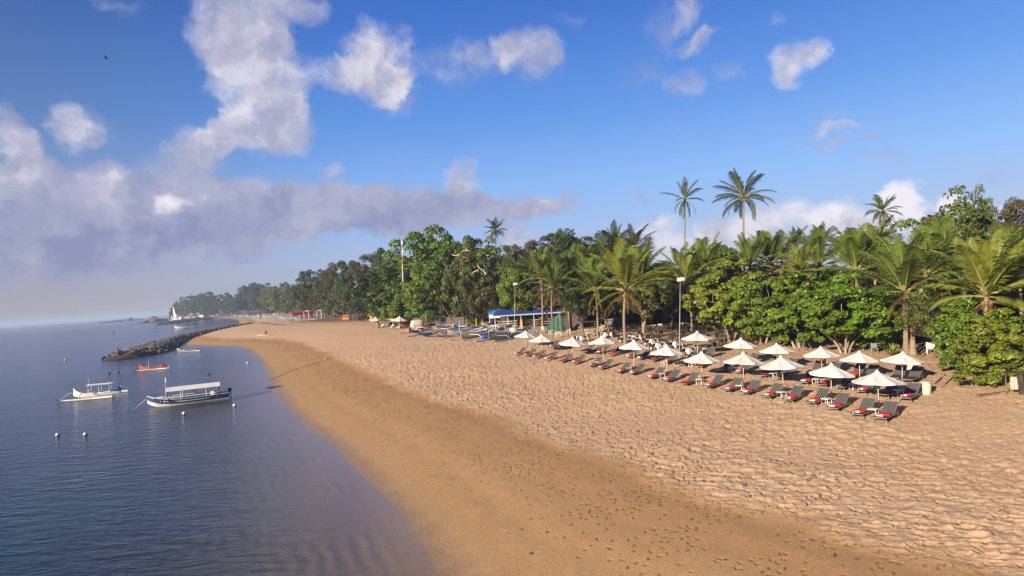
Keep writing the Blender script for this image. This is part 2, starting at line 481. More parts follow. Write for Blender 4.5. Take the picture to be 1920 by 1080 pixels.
def build_terrain():
    inv = np.linspace(1 / 15.0, 1 / 900.0, 620)
    rad = np.concatenate([np.linspace(3, 14.5, 24), 1 / inv, np.geomspace(920, 9000, 50)])
    th = np.concatenate([np.linspace(-1.35, -0.78, 60), np.linspace(-0.775, 0.775, 980), np.linspace(0.78, 1.35, 60)])
    RR, TT = np.meshgrid(rad, th, indexing='ij')
    X, Y = RR * np.sin(TT), RR * np.cos(TT)
    D = shore_dist(X, Y)
    Z = height_d(D, X, Y)
    # trampled dry sand: short wind-softened ridges and overlapping footprints above the smooth damp strip
    wob = 1.6 * (vnoise(X / 4.0, Y / 4.0, 7) - .5) + 1.0 * (vnoise(X / 1.2, Y / 1.2, 8) - .5)
    dry = sstep((D + wob - 10.0) / 2.2) * (1 - 0.75 * sstep((D - 46) / 10))
    near_tree = sstep((X - 27 - 0.12 * Y) / 6) * sstep((60 - Y) / 20)
    dry = dry * (1 - 0.6 * near_tree)
    lod = 1 - 0.75 * sstep((RR - 60) / 120)
    u, v_ = X * .92 - Y * .39, X * .39 + Y * .92
    w1 = vnoise(u / .70, v_ / .36, 31); w2 = vnoise(u / .36, v_ / .22, 32); w3 = vnoise(X / .28, Y / .28, 33)
    big = vnoise(X / 2.6, Y / 2.6, 34)
    ridge = (1 - np.abs(2 * w1 - 1)) ** 1.6 * .046 + (1 - np.abs(2 * w2 - 1)) ** 1.6 * .036 + w3 * .022
    a, ra = worley(X, Y, 0.34, 3)
    pres = np.clip((ra - .40) * 4, 0, 1)
    foot = (-sstep((0.36 - a) / 0.16) * 0.075 + 0.026 * np.exp(-((a - 0.42) / 0.09) ** 2)) * pres
    patch = .45 + .85 * sstep((vnoise(X / 7.5, Y / 7.5, 36) - .2) / .5)
    Z = Z + (ridge * patch * (.6 + .8 * big) + foot * (1.25 - .7 * big) + .05 * (big - .5)) * dry * lod
    # single footprints and scuffs, in trails along the damp strip
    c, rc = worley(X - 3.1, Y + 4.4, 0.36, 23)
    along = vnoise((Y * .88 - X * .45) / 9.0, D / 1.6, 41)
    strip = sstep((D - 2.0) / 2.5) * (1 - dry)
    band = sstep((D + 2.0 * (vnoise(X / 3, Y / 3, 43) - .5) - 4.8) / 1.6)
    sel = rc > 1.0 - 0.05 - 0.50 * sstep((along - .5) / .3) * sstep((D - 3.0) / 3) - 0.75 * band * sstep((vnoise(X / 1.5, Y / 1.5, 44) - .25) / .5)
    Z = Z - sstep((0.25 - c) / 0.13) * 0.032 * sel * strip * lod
    pit_shade = np.maximum(sstep((0.27 - c) / 0.08) * sel * strip, sstep((0.34 - a) / 0.12) * pres * dry * (.35 + .65 * (1 - sstep((D - 14) / 9))) * (1 - sstep((RR - 90) / 60)))  # mask of the pits where shade is painted
    Z = Z + 0.020 * (vnoise(X / .7, Y / .7, 42) - .5) * strip * lod + 0.010 * np.sin((D + 0.5 * np.sin(X * 0.6 + Y * 0.3)) * 2.4) * sstep((D - 1) / 4) * (1 - dry) * lod
    # wave ripples on the sea bed close in
    under = sstep((-D - 0.3) / 1.5) * (1 - sstep((-D - 14) / 8))
    ph = D * 8.5 + 5.0 * vnoise(X / 2.2, Y / 2.2, 51) + 2.0 * vnoise(X / .8, Y / .8, 52)
    Z = Z + 0.014 * np.sin(ph) * sstep((vnoise(X / 3.1, Y / 3.1, 53) - .3) / .5) * under * (1 - sstep((RR - 30) / 40))
    nr, nt = RR.shape
    v = np.stack([X, Y, Z], -1).reshape(-1, 3)
    idx = np.arange(nr * nt).reshape(nr, nt)
    f = np.stack([idx[:-1, :-1], idx[:-1, 1:], idx[1:, 1:], idx[1:, :-1]], -1).reshape(-1, 4)
    me = np_mesh('beach', v, f, None, True)
    at = me.attributes.new('shore', 'FLOAT', 'POINT'); at.data.foreach_set('value', D.ravel().astype(np.float32))
    at = me.attributes.new('dry', 'FLOAT', 'POINT'); at.data.foreach_set('value', dry.ravel().astype(np.float32))
    at = me.attributes.new('pit_shade', 'FLOAT', 'POINT'); at.data.foreach_set('value', pit_shade.ravel().astype(np.float32))
    m = bpy.data.materials.new('sand'); m.use_nodes = True
    T = NT(m.node_tree); m.node_tree.nodes.clear()
    co = T.n('ShaderNodeTexCoord').outputs['Object']
    sh = T.n('ShaderNodeAttribute', attribute_name='shore').outputs['Fac']
    dr = T.n('ShaderNodeAttribute', attribute_name='dry').outputs['Fac']
    n_big = T.noise(co, 0.13, 4.0, 0.6)
    n_mid = T.noise(co, 0.9, 5.0, 0.6)
    n_fine = T.noise(co, 14.0, 5.0, 0.7)
    wet = T.mix(n_mid, SAND_WET_A, SAND_WET_B)
    dryc = T.mix(n_big, SAND_DRY_A, SAND_DRY_B)
    c = T.mix(T.math('MULTIPLY_ADD', T.math('SUBTRACT', n_mid, 0.5), 0.5, dr, clamp=True), wet, dryc)
    # damp belt at the swash line
    swash = T.smooth(T.math('ADD', sh, T.math('MULTIPLY', T.math('SUBTRACT', n_mid, 0.5), 1.4)), 0.0, 1.6, 1.0, 0.0)
    c = T.mix(T.math('MULTIPLY', swash, 0.65), c, SAND_SWASH)
    # tide-mark of damp dark sand just below the trampled part
    tm = T.math('MULTIPLY', T.smooth(T.math('ADD', sh, T.math('MULTIPLY', n_big, 5.0)), 7.0, 11.5), T.smooth(T.math('ADD', sh, T.math('MULTIPLY', n_big, 5.0)), 12.5, 14.5, 1.0, 0.0))
    tm = T.math('MULTIPLY', tm, T.smooth(n_mid, 0.25, 0.75, 0.3, 1.0))
    c = T.mix(T.math('MULTIPLY', tm, 0.5), c, SAND_TIDE)
    # footprint shade put into the colour: darker sand in each print
    dm = T.n('ShaderNodeAttribute', attribute_name='pit_shade').outputs['Fac']
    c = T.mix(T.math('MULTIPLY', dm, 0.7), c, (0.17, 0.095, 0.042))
    # soil and leaf litter under the trees
    lit = T.smooth(T.math('ADD', sh, T.math('MULTIPLY', n_big, 16.0)), 50.0, 62.0)
    c = T.mix(T.math('MULTIPLY', lit, 0.8), c, (0.13, 0.10, 0.065))
    # sea grass patches out in the lagoon
    sea = T.math('MULTIPLY', T.smooth(sh, -26.0, -9.0, 1.0, 0.0), T.smooth(T.noise(co, 0.09, 5.0, 0.65, 0.6), 0.42, 0.6))
    c = T.mix(sea, c, (0.030, 0.035, 0.05))
    c = T.mix(T.smooth(n_fine, 0.25, 0.75), c, T.mix(0.5, c, (0.0, 0.0, 0.0), 'MULTIPLY'))
    p = T.n('ShaderNodeBsdfPrincipled', {'Base Color': c, 'Roughness': T.smooth(sh, 0.2, 2.2, 0.42, 0.92), 'Specular IOR Level': T.smooth(sh, 0.2, 2.6, 0.5, 0.12)})
    hgt = T.math('ADD', T.math('MULTIPLY', T.noise(co, 7.0, 6.0, 0.65), 1.0), T.math('MULTIPLY', n_fine, 0.3))
    b = T.n('ShaderNodeBump', {'Strength': 0.55, 'Distance': 0.05, 'Height': T.math('MULTIPLY', hgt, T.smooth(dr, 0.0, 1.0, 0.28, 1.0))})
    T.link(b.outputs[0], p.inputs['Normal'])
    out = T.n('ShaderNodeOutputMaterial'); T.link(p.outputs[0], out.inputs[0])
    me.materials.append(m)
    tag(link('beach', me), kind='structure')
SAND_WET_A, SAND_WET_B = (0.52, 0.315, 0.145), (0.63, 0.40, 0.195)
SAND_DRY_A, SAND_DRY_B = (0.66, 0.44, 0.262), (0.73, 0.51, 0.325)
SAND_SWASH, SAND_TIDE = (0.27, 0.18, 0.09), (0.37, 0.205, 0.092)
build_terrain()

def build_water():
    inv = np.linspace(1 / 6.0, 1 / 700.0, 260)
    rad = np.concatenate([[2.0], 1 / inv, np.geomspace(760, 26000, 40)])
    th = np.linspace(-1.35, 1.0, 330)
    RR, TT = np.meshgrid(rad, th, indexing='ij')
    X, Y = RR * np.sin(TT), RR * np.cos(TT)
    Dp = -height(X, Y)
    nr, nt = RR.shape
    v = np.stack([X, Y, np.zeros_like(X)], -1).reshape(-1, 3)
    idx = np.arange(nr * nt).reshape(nr, nt)
    f = np.stack([idx[:-1, :-1], idx[:-1, 1:], idx[1:, 1:], idx[1:, :-1]], -1).reshape(-1, 4)
    me = np_mesh('sea', v, f, None, True)
    at = me.attributes.new('depth', 'FLOAT', 'POINT'); at.data.foreach_set('value', Dp.ravel().astype(np.float32))
    m = bpy.data.materials.new('sea_water'); m.use_nodes = True
    T = NT(m.node_tree); m.node_tree.nodes.clear()
    co = T.n('ShaderNodeTexCoord').outputs['Object']
    dp = T.math('MAXIMUM', T.n('ShaderNodeAttribute', attribute_name='depth').outputs['Fac'], 0.0)
    def att(k): return T.math('POWER', 2.71828, T.math('MULTIPLY', dp, -k))
    tint = T.n('ShaderNodeCombineColor', {0: att(0.75), 1: att(0.52), 2: att(0.42)}).outputs[0]
    turb = T.math('SUBTRACT', 1.0, att(0.45))
    trans = T.n('ShaderNodeBsdfTransparent', {'Color': tint})
    body = T.n('ShaderNodeBsdfDiffuse', {'Color': T.mix(T.smooth(T.noise(co, 0.045, 4.0, 0.6, 0.4), 0.38, 0.62), WATER_A, WATER_B)})
    under = T.n('ShaderNodeMixShader', {0: turb, 1: trans.outputs[0], 2: body.outputs[0]})
    # small wind ripples in patches, running along one wind direction
    rot = T.n('ShaderNodeMapping', {'Vector': co, 'Rotation': (0, 0, R(28)), 'Scale': (0.55, 1.5, 1.0)}).outputs[0]
    w1 = T.noise(rot, 0.95, 3.0, 0.5, 0.5)
    w2 = T.noise(rot, 2.3, 3.0, 0.55, 0.4)
    patch = T.smooth(T.noise(co, 0.05, 3.0, 0.5), 0.35, 0.65, 0.45, 1.0)
    hgt = T.math('MULTIPLY', T.math('ADD', T.math('MULTIPLY', w1, 0.9), T.math('MULTIPLY', w2, 0.32)), T.math('MULTIPLY', patch, T.smooth(dp, 0.0, 0.7, 0.12, 1.0)))
    dist = T.vmath('LENGTH', co)
    fade = T.smooth(dist, 25.0, 260.0, 1.0, 0.3)
    b = T.n('ShaderNodeBump', {'Strength': T.math('MULTIPLY', fade, 0.9), 'Distance': 0.22, 'Height': hgt})
    gl = T.n('ShaderNodeBsdfGlossy', {'Color': (0.64, 0.68, 0.80, 1), 'Roughness': 0.13, 'Normal': b.outputs[0]})
    ci = T.math('ABSOLUTE', T.vmath('DOT_PRODUCT', T.n('ShaderNodeNewGeometry').outputs['Incoming'], b.outputs[0]))
    fr = T.math('MULTIPLY_ADD', T.math('POWER', T.math('SUBTRACT', 1.0, ci, clamp=True), 5.0), 0.98, 0.02)
    mx = T.n('ShaderNodeMixShader', {0: fr, 1: under.outputs[0], 2: gl.outputs[0]})
    out = T.n('ShaderNodeOutputMaterial'); T.link(mx.outputs[0], out.inputs[0])
    me.materials.append(m)
    tag(link('sea', me), kind='structure')
WATER_A, WATER_B = (0.010, 0.075, 0.088), (0.012, 0.020, 0.055)
build_water()
# ------------------------------------------------------------------ trees
def leaf_quads(rng, cen, rad, per, size, asp=0.55, up=0.75, flat=0.8):
    """pointed leaf faces spread over many small clumps: (n*4,3) vertices"""
    n = int(per * len(cen))
    k = rng.integers(0, len(cen), n)
    d = rng.normal(size=(n, 3)); d /= np.linalg.norm(d, axis=1, keepdims=True)
    flip = (d[:, 2] < 0) & (rng.random(n) < up)
    d[flip, 2] *= -1
    r = rad[k] * (0.45 + 0.55 * rng.random(n) ** 0.5)
    pos = cen[k] + d * r[:, None] * np.array([1, 1, flat])
    nrm = d + 0.6 * rng.normal(size=(n, 3)) + np.array([-0.1, -0.1, 0.3]); nrm /= np.linalg.norm(nrm, axis=1, keepdims=True)
    t = np.cross(nrm, rng.normal(size=(n, 3))); t /= np.linalg.norm(t, axis=1, keepdims=True)
    b = np.cross(nrm, t)
    L = size * (0.6 + 0.8 * rng.random(n))[:, None]
    W = L * asp
    fold = nrm * L * 0.12
    v = np.stack([pos - t * L * 0.5, pos + b * W * 0.5 + fold, pos + t * L * 0.5, pos - b * W * 0.5 + fold], 1)
    return v.reshape(-1, 3)
def crown_proto(name, seed, nclump, per, leaf, zc=0.62, rz=0.36, rx=0.44, clump=0.10, shell=0.55, asp=0.55, bare=0, trunk_r=0.016, ntrunk=1, lean=0.05, low=0.25, spread0=0.03, fork=0.28, lumpy=1.0):
    """a tree one unit wide and one unit tall: (crown mesh, trunk mesh)"""
    rng = np.random.default_rng(seed); rd = random.Random(seed)
    cen = []
    while len(cen) < nclump:
        p = rng.normal(size=3); p /= np.linalg.norm(p)
        f = shell + (1 - shell) * rng.random()
        if p[2] < -0.35 and rng.random() > low: continue
        lump = 1.0 + lumpy * 0.16 * math.sin(3 * math.atan2(p[1], p[0]) + seed) + lumpy * 0.14 * math.sin(5 * p[2] * 2 + seed * 2 + 2 * p[0])
        cen.append((p[0] * rx * f * lump, p[1] * rx * f * lump, zc + p[2] * rz * f * lump))
    cen = np.array(cen)
    rad = clump * (0.6 + 0.8 * rng.random(nclump))
    me = None
    v = leaf_quads(rng, cen, rad, per, leaf, asp)
    me = np_mesh(name + '_crown', v, np.arange(len(v)).reshape(-1, 4), M_LEAF)
    b = MB()
    tops = []
    for i in range(ntrunk):
        a = 2 * PI * i / max(ntrunk, 1) + rd.random()
        x0, y0 = (spread0 * math.cos(a), spread0 * math.sin(a)) if ntrunk > 1 else (0, 0)
        k = 0.16 if ntrunk > 1 else lean
        x1, y1 = x0 + k * math.cos(a), y0 + k * math.sin(a)
        top = (x1, y1, fork)
        r = trunk_r * (0.75 if ntrunk > 1 else 1.0)
        b.tube([(x0, y0, -0.03), (x0 * .8 + x1 * .2, y0 * .8 + y1 * .2, fork * .35), ((x0 + x1) / 2 + .01, (y0 + y1) / 2, fork * .7), top], [r * 1.5, r * 1.1, r, r * .8], 7)
        tops.append(top)
    order = rng.permutation(nclump)[: (26 if not bare else nclump)]
    for q in order:
        c = cen[q]
        t = min(tops, key=lambda s: (s[0] - c[0]) ** 2 + (s[1] - c[1]) ** 2)
        m = (t[0] * .5 + c[0] * .5 + rd.uniform(-.04, .04), t[1] * .5 + c[1] * .5 + rd.uniform(-.04, .04), t[2] * .55 + c[2] * .45 + rd.uniform(-.03, .05))
        r = trunk_r * 0.45
        b.tube([t, m, tuple(c)], [r, r * .65, r * .25], 4, False)
        for z in range(bare):
            e = (c[0] + rd.uniform(-.08, .08), c[1] + rd.uniform(-.08, .08), c[2] + rd.uniform(-.02, .12))
            b.tube([m, tuple(c * .6 + np.array(m) * .4), e], [r * .4, r * .3, r * .15], 3, False)
    return me, b.mesh(name + '_trunk', M_BARK)
PROTO = {
    'broad_a': crown_proto('broad', 1, 92, 175, .034, clump=.082, zc=.58, rz=.41, low=.5),
    'broad_b': crown_proto('broad', 2, 92, 175, .034, clump=.082, zc=.55, rz=.43, lean=-.05, low=.6),
    'broad_c': crown_proto('broad', 3, 84, 175, .034, zc=.62, rz=.37, clump=.08, low=.3),
    'tall': crown_proto('tall', 4, 120, 165, .035, zc=.51, rz=.48, clump=.095, shell=.5, low=.9, lumpy=.35),
    'bush_a': crown_proto('bush', 5, 150, 165, .040, zc=.56, rz=.43, rx=.49, clump=.074, asp=.75, ntrunk=5, trunk_r=.014, fork=.28, low=.6),
    'bush_b': crown_proto('bush', 6, 150, 165, .040, zc=.53, rz=.46, rx=.49, clump=.074, asp=.75, ntrunk=4, trunk_r=.014, fork=.25, low=.75),
    'bush_c': crown_proto('bush', 7, 160, 160, .040, zc=.48, rz=.48, rx=.49, clump=.076, asp=.75, ntrunk=4, trunk_r=.012, fork=.16, low=1.0),
    'sparse': crown_proto('sparse', 8, 80, 80, .034, zc=.6, rz=.38, clump=.085, bare=1, trunk_r=.014, low=.6),
    'fine': crown_proto('fine', 9, 110, 200, .024, zc=.60, rz=.39, clump=.078, low=.6, asp=.45),
    'fine_b': crown_proto('fine', 10, 100, 200, .024, zc=.57, rz=.41, clump=.085, low=.5, asp=.45),
    'low': crown_proto('low', 12, 70, 150, .042, zc=.45, rz=.50, clump=.11, low=1.0, shell=.45, fork=.15),
}
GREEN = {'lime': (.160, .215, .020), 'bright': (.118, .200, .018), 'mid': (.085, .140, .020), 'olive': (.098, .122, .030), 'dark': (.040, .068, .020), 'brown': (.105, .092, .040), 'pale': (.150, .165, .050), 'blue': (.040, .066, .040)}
_tr = random.Random(77)
def tree(proto, px, by, ty, wpx, col, label, cat='tree', group=None, name=None, deep=None, pale=False, rz=None, dz=0.0):
    """px: centre, by: pixel row of the foot, ty: pixel row of the top, wpx: crown width in pixels"""
    g = ground(px, by)
    _, _, d = project(g)
    if deep:                       # foot hidden behind nearer things: stand it at this distance instead
        g = at_depth(px, by, deep); g.z = hz(g.x, g.y); d = deep
    H = at_depth(px, ty, d).z - g.z
    W = wpx * d / FPX
    t = thing(name or {'b': 'broadleaf_tree', 't': 'broadleaf_tree', 's': 'sparse_tree', 'f': 'broadleaf_tree', 'l': 'shrub'}[proto[0]] if not (name is None and proto.startswith('bush')) else 'sea_grape_bush', label, cat, (g.x, g.y, g.z + dz), group=group,
              rot=(0, R(2.5), rz if rz is not None else _tr.uniform(0, 6.28)), scale=(W, W, H))
    cr, tk = PROTO[proto]
    c = link('crown', cr, t); c.color = (*(q * _tr.uniform(.93, 1.07) for q in GREEN[col]), 1) if isinstance(col, str) else (*col, 1)
    k = link('trunk', tk, t)
    if pale:
        k.material_slots[0].link = 'OBJECT'; k.material_slots[0].material = M_PALE
    return t
# big trees and bushes close to the sun loungers
tree('bush_a', 1372, 640, 503, 165, 'lime', 'yellow-green sea grape bush with bare pale stems behind the first two back row parasols', 'bush', pale=True, rz=.4)
tree('bush_b', 1430, 644, 515, 140, 'lime', 'smaller yellowish sea grape bush squeezed between two larger ones by the restaurant', 'bush', pale=True)
tree('bush_b', 1498, 652, 516, 175, 'bright', 'dense bright green sea grape bush in the middle of the hedge of bushes', 'bush', pale=True, rz=2.0)
tree('bush_a', 1584, 662, 528, 180, 'bright', 'sea grape bush with a slim leaning pale trunk left of the big front palm', 'bush', pale=True, rz=1.1)
tree('bush_c', 1645, 655, 560, 100, 'bright', 'low sea grape bush hanging over the spiky plant beside the big front palm', 'bush', pale=True)
tree('bush_c', 1822, 694, 562, 138, 'bright', 'mid green sea grape bush beside the white plastic chair', 'bush', pale=True)
tree('bush_c', 1888, 724, 580, 170, 'lime', 'yellow-green sea grape bush at the right edge beside the notice stand', 'bush', pale=True)
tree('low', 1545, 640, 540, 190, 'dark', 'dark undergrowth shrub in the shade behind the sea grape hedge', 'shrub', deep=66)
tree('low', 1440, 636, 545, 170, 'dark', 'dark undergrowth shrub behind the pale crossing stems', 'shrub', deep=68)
tree('sparse', 1752, 672, 545, 130, 'olive', 'half bare grey twiggy shrub between the two big front palms', 'shrub', name='twiggy_shrub')
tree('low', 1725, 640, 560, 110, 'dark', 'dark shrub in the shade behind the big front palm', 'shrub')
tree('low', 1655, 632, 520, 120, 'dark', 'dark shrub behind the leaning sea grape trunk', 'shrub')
tree('sparse', 1800, 660, 374, 215, 'mid', 'tall thin-crowned tree with open grey twigs against the sky', pale=True, deep=62)
tree('sparse', 1850, 660, 368, 90, 'olive', 'bare twiggy treetop standing highest above the open crowned tree', deep=70)
tree('fine', 1925, 680, 378, 150, 'brown', 'brownish fine-leaved tree at the right edge above the palms', deep=58)
tree('broad_b', 1780, 650, 430, 170, 'mid', 'bright green tree filling the gap between the two big front palms', deep=64)
tree('low', 1905, 690, 470, 110, 'olive', 'olive shrubby tree behind the rightmost palm', 'shrub', deep=52)
tree('broad_a', 1355, 605, 452, 125, 'mid', 'round green tree behind the palm with yellow fronds', deep=88)
tree('low', 1455, 620, 496, 90, 'brown', 'brown dried shrub behind the hedge of sea grape bushes', 'shrub', deep=72)
tree('broad_c', 1545, 620, 498, 110, 'mid', 'green tree rising behind the bright sea grape hedge', deep=74)
tree('broad_b', 1620, 620, 500, 110, 'olive', 'olive tree behind the leaning sea grape bush', deep=70)
tree('fine', 1650, 600, 430, 110, 'olive', 'flat topped distant tree under the thin tall palm', deep=130)
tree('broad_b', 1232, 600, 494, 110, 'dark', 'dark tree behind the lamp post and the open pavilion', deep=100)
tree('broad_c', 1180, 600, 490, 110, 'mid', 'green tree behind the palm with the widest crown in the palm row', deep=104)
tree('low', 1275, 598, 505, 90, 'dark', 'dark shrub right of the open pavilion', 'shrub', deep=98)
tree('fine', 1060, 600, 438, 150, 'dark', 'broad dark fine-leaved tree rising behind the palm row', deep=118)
tree('fine_b', 1110, 600, 446, 110, 'olive', 'olive fine-leaved tree between the palm row and the orange roof', deep=122)
tree('fine', 1005, 600, 455, 120, 'brown', 'brownish fine-leaved tree left of the broad dark tree', deep=126)
tree('tall', 812, 604, 428, 175, 'bright', 'tall bright green tree peaking above the outrigger boats')
tree('tall', 770, 607, 478, 100, 'bright', 'bright green tree with leaves almost to the sand above the far parasols')
tree('broad_b', 800, 608, 500, 110, 'bright', 'bright green rounded tree in front of the peaked tree', deep=138)
tree('low', 748, 606, 530, 70, 'lime', 'lime green low tree at the left end of the bright green trees', deep=150)
tree('tall', 862, 606, 456, 135, 'mid', 'dense green tree behind the leaning red boom')
tree('broad_b', 905, 604, 448, 125, 'mid', 'wide green tree under the short dark palm')
tree('broad_c', 955, 604, 462, 110, 'olive', 'olive tree behind the blue roofed shelter')
tree('broad_b', 878, 603, 466, 90, 'olive', 'olive tree amid the green trees above the boats', deep=128)
tree('broad_a', 968, 603, 500, 80, 'bright', 'light green tree low behind the first palm trunk', deep=112)
tree('low', 893, 610, 572, 36, 'bright', 'small bright shrub at the end of the grey fence', 'shrub')
tree('low', 1030, 600, 520, 110, 'brown', 'brown shrubby tree under the palm row', 'shrub', deep=112)
tree('low', 1120, 600, 515, 110, 'olive', 'olive shrubby tree behind the white benches', 'shrub', deep=110)
tree('broad_c', 1094, 612, 522, 95, 'dark', 'dark tree spreading over the roof between two slim palm trunks', deep=84)
tree('broad_c', 1142, 612, 518, 100, 'dark', 'dark tree spreading over the pavilion roof behind the people', deep=85)
tree('broad_c', 1205, 612, 512, 120, 'olive', 'olive tree with pale crooked stems spreading over the pavilion roof', deep=82, pale=True)
tree('broad_c', 1258, 612, 518, 105, 'dark', 'dark tree over the right half of the pavilion roof', deep=84)
tree('broad_c', 1325, 612, 514, 105, 'olive', 'olive tree over the right end of the pavilion roof', deep=84)
tree('broad_a', 838, 606, 505, 95, 'bright', 'mid green tree in front of the peaked bright green tree', deep=140)
tree('fine', 920, 606, 510, 90, 'olive', 'olive fine-leaved tree in front of the wide green tree by the shelter', deep=128)
# the wood along the beach, nearest first
_wood = [  # px, foot, top, width, proto, colour
    (732, 600, 470, 90, 'broad_b', 'dark'), (700, 600, 478, 90, 'fine', 'brown'), (672, 600, 486, 90, 'broad_a', 'dark'), (716, 601, 526, 70, 'broad_c', 'brown'),
    (690, 601, 534, 64, 'fine', 'olive'), (664, 601, 540, 60, 'broad_c', 'brown'), (640, 598, 495, 85, 'fine', 'brown'), (644, 600, 532, 60, 'broad_b', 'olive'), (622, 598, 512, 60, 'broad_c', 'mid'),
    (610, 596, 505, 80, 'broad_a', 'dark'), (622, 598, 545, 48, 'broad_a', 'mid'), (600, 597, 540, 50, 'fine', 'brown'), (582, 594, 512, 70, 'broad_b', 'dark'), (580, 596, 540, 46, 'broad_a', 'olive'),
    (562, 594, 527, 54, 'fine_b', 'brown'), (556, 595, 548, 44, 'broad_c', 'pale'), (540, 593, 532, 52, 'broad_b', 'pale'), (524, 592, 534, 48, 'broad_a', 'pale'), (508, 591, 538, 46, 'fine', 'pale'), (533, 594, 556, 36, 'broad_a', 'mid'),
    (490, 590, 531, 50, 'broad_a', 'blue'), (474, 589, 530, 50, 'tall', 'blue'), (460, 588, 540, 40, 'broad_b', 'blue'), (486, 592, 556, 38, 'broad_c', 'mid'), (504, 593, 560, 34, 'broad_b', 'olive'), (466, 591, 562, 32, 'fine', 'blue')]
for i, (px, by, ty, w, pr, co) in enumerate(_wood):
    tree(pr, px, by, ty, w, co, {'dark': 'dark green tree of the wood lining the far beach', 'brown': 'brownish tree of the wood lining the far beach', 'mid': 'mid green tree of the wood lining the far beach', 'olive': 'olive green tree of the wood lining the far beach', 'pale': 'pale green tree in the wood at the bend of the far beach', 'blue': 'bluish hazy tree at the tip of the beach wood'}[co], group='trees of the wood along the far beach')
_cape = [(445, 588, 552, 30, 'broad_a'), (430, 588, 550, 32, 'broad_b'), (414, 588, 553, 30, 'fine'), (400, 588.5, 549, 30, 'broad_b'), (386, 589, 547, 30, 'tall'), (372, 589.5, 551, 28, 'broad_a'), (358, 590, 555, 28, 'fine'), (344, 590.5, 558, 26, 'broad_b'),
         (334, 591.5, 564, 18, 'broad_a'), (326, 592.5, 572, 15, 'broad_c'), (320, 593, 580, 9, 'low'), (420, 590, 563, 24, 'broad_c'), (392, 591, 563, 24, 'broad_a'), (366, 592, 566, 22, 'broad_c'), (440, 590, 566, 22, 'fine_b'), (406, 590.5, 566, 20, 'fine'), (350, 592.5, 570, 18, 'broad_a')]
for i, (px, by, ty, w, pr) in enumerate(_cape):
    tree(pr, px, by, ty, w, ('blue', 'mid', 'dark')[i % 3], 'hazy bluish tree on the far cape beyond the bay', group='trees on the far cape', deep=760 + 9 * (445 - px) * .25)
# a second rank well behind the first, so that no bare ground shows between the crowns
for i in range(40):
    px = 700 + i * 32
    tree(('broad_a', 'broad_b', 'low', 'fine')[i % 4], px + _tr.uniform(-10, 10), 600, (0.5 * (490 + 560 - px * .06)) if px < 900 else _tr.uniform(486, 520) - (max(0, px - 1650) * .12), 120, ('dark', 'mid', 'olive', 'brown')[i % 4],
         'tree of the second rank hidden behind the beach front trees', group='second rank trees behind the beach front', deep=(150 + _tr.uniform(0, 30)) if px < 1300 else 110 + _tr.uniform(0, 30))

# ------------------------------------------------------------------ palms
def frond(rng, az, el, L, droop, width, nleaf=34, twist=0.0):
    """one feather leaf: (midrib quads, leaflet quads)"""
    ca, sa = math.cos(az), math.sin(az)
    n = 12
    pts = []
    p = np.zeros(3); e = el
    for i in range(n + 1):
        pts.append(p.copy())
        p = p + np.array([math.cos(e) * ca, math.cos(e) * sa, math.sin(e)]) * L / n
        e -= droop * (0.25 + 1.7 * i / n) / n
    pts = np.array(pts)
    side = np.array([-sa, ca, 0.0])
    ribs, blades = [], []
    for i in range(n):
        w0 = 0.030 * L * (1 - i / n) ** 1.2 + 0.007 * L; w1 = 0.030 * L * (1 - (i + 1) / n) ** 1.2 + 0.007 * L
        tg = pts[i + 1] - pts[i]; up = np.cross(side, tg); up /= np.linalg.norm(up)
        for u in (side, up):
            ribs.append([pts[i] - u * w0 * .5, pts[i] + u * w0 * .5, pts[i + 1] + u * w1 * .5, pts[i + 1] - u * w1 * .5])
    for s in (-1, 1):
        for j in range(nleaf):
            t = 0.15 + 0.84 * (j + rng.random() * .4) / nleaf
            k = min(int(t * n), n - 1); f = t * n - k
            q = pts[k] * (1 - f) + pts[k + 1] * f
            tg = pts[k + 1] - pts[k]; tg /= np.linalg.norm(tg)
            up = np.cross(side, tg)
            if up[2] < 0 and abs(tg[2]) < .9: up = -up
            l = width * L * (math.sin(PI * min(1, t * 0.86 + 0.14)) ** 0.7) * (0.85 + 0.3 * rng.random())
            hang = 0.55 + 0.75 * rng.random() * (1 - abs(tg[2]) * .6)
            d = side * s * 0.62 + tg * 0.78 + up * (0.16 + twist * s)
            d /= np.linalg.norm(d)
            d2 = d * .9 + np.array([0, 0, -hang]) + tg * .3; d2 /= np.linalg.norm(d2)
            wv = tg * 0.020 * L
            m = q + d * l * .5; tip = m + d2 * l * .55
            blades.append([q - wv * .5, q + wv * .5, m + wv * .5, m - wv * .5])
            blades.append([m - wv * .5, m + wv * .5, tip + wv * .06, tip - wv * .06])
    return ribs, blades
def _qmesh(name, Q, m):
    v = np.array(Q).reshape(-1, 3)
    return np_mesh(name, v, np.arange(len(v)).reshape(-1, 4), m)
def palm_crown(name, seed, n=22, el_hi=1.35, el_lo=-0.55, width=.24, droop=1.15, ragged=0.0, nleaf=36, pw=0.9):
    rng = np.random.default_rng(seed)
    Rb, Q = [], []
    for i in range(n):
        t = i / (n - 1)
        az = i * 2.39996 + rng.uniform(-.3, .3)
        el = el_hi + (el_lo - el_hi) * t ** pw + rng.uniform(-.14, .14)
        if ragged and rng.random() < ragged: continue
        a, b = frond(rng, az, el, rng.uniform(.84, 1.08) * (0.9 if t < .1 else 1.0 - .25 * t * t), droop * (0.5 + 0.6 * t) * rng.uniform(.75, 1.25), width * rng.uniform(.85, 1.1), nleaf, rng.uniform(-.2, .2))
        Rb += a; Q += b
    return _qmesh(name, Q, M_FROND), _qmesh('midribs', Rb, M_RIB)
M_RIB = mat('palm_rib', (.28, .27, .08), .6, .15, 4)
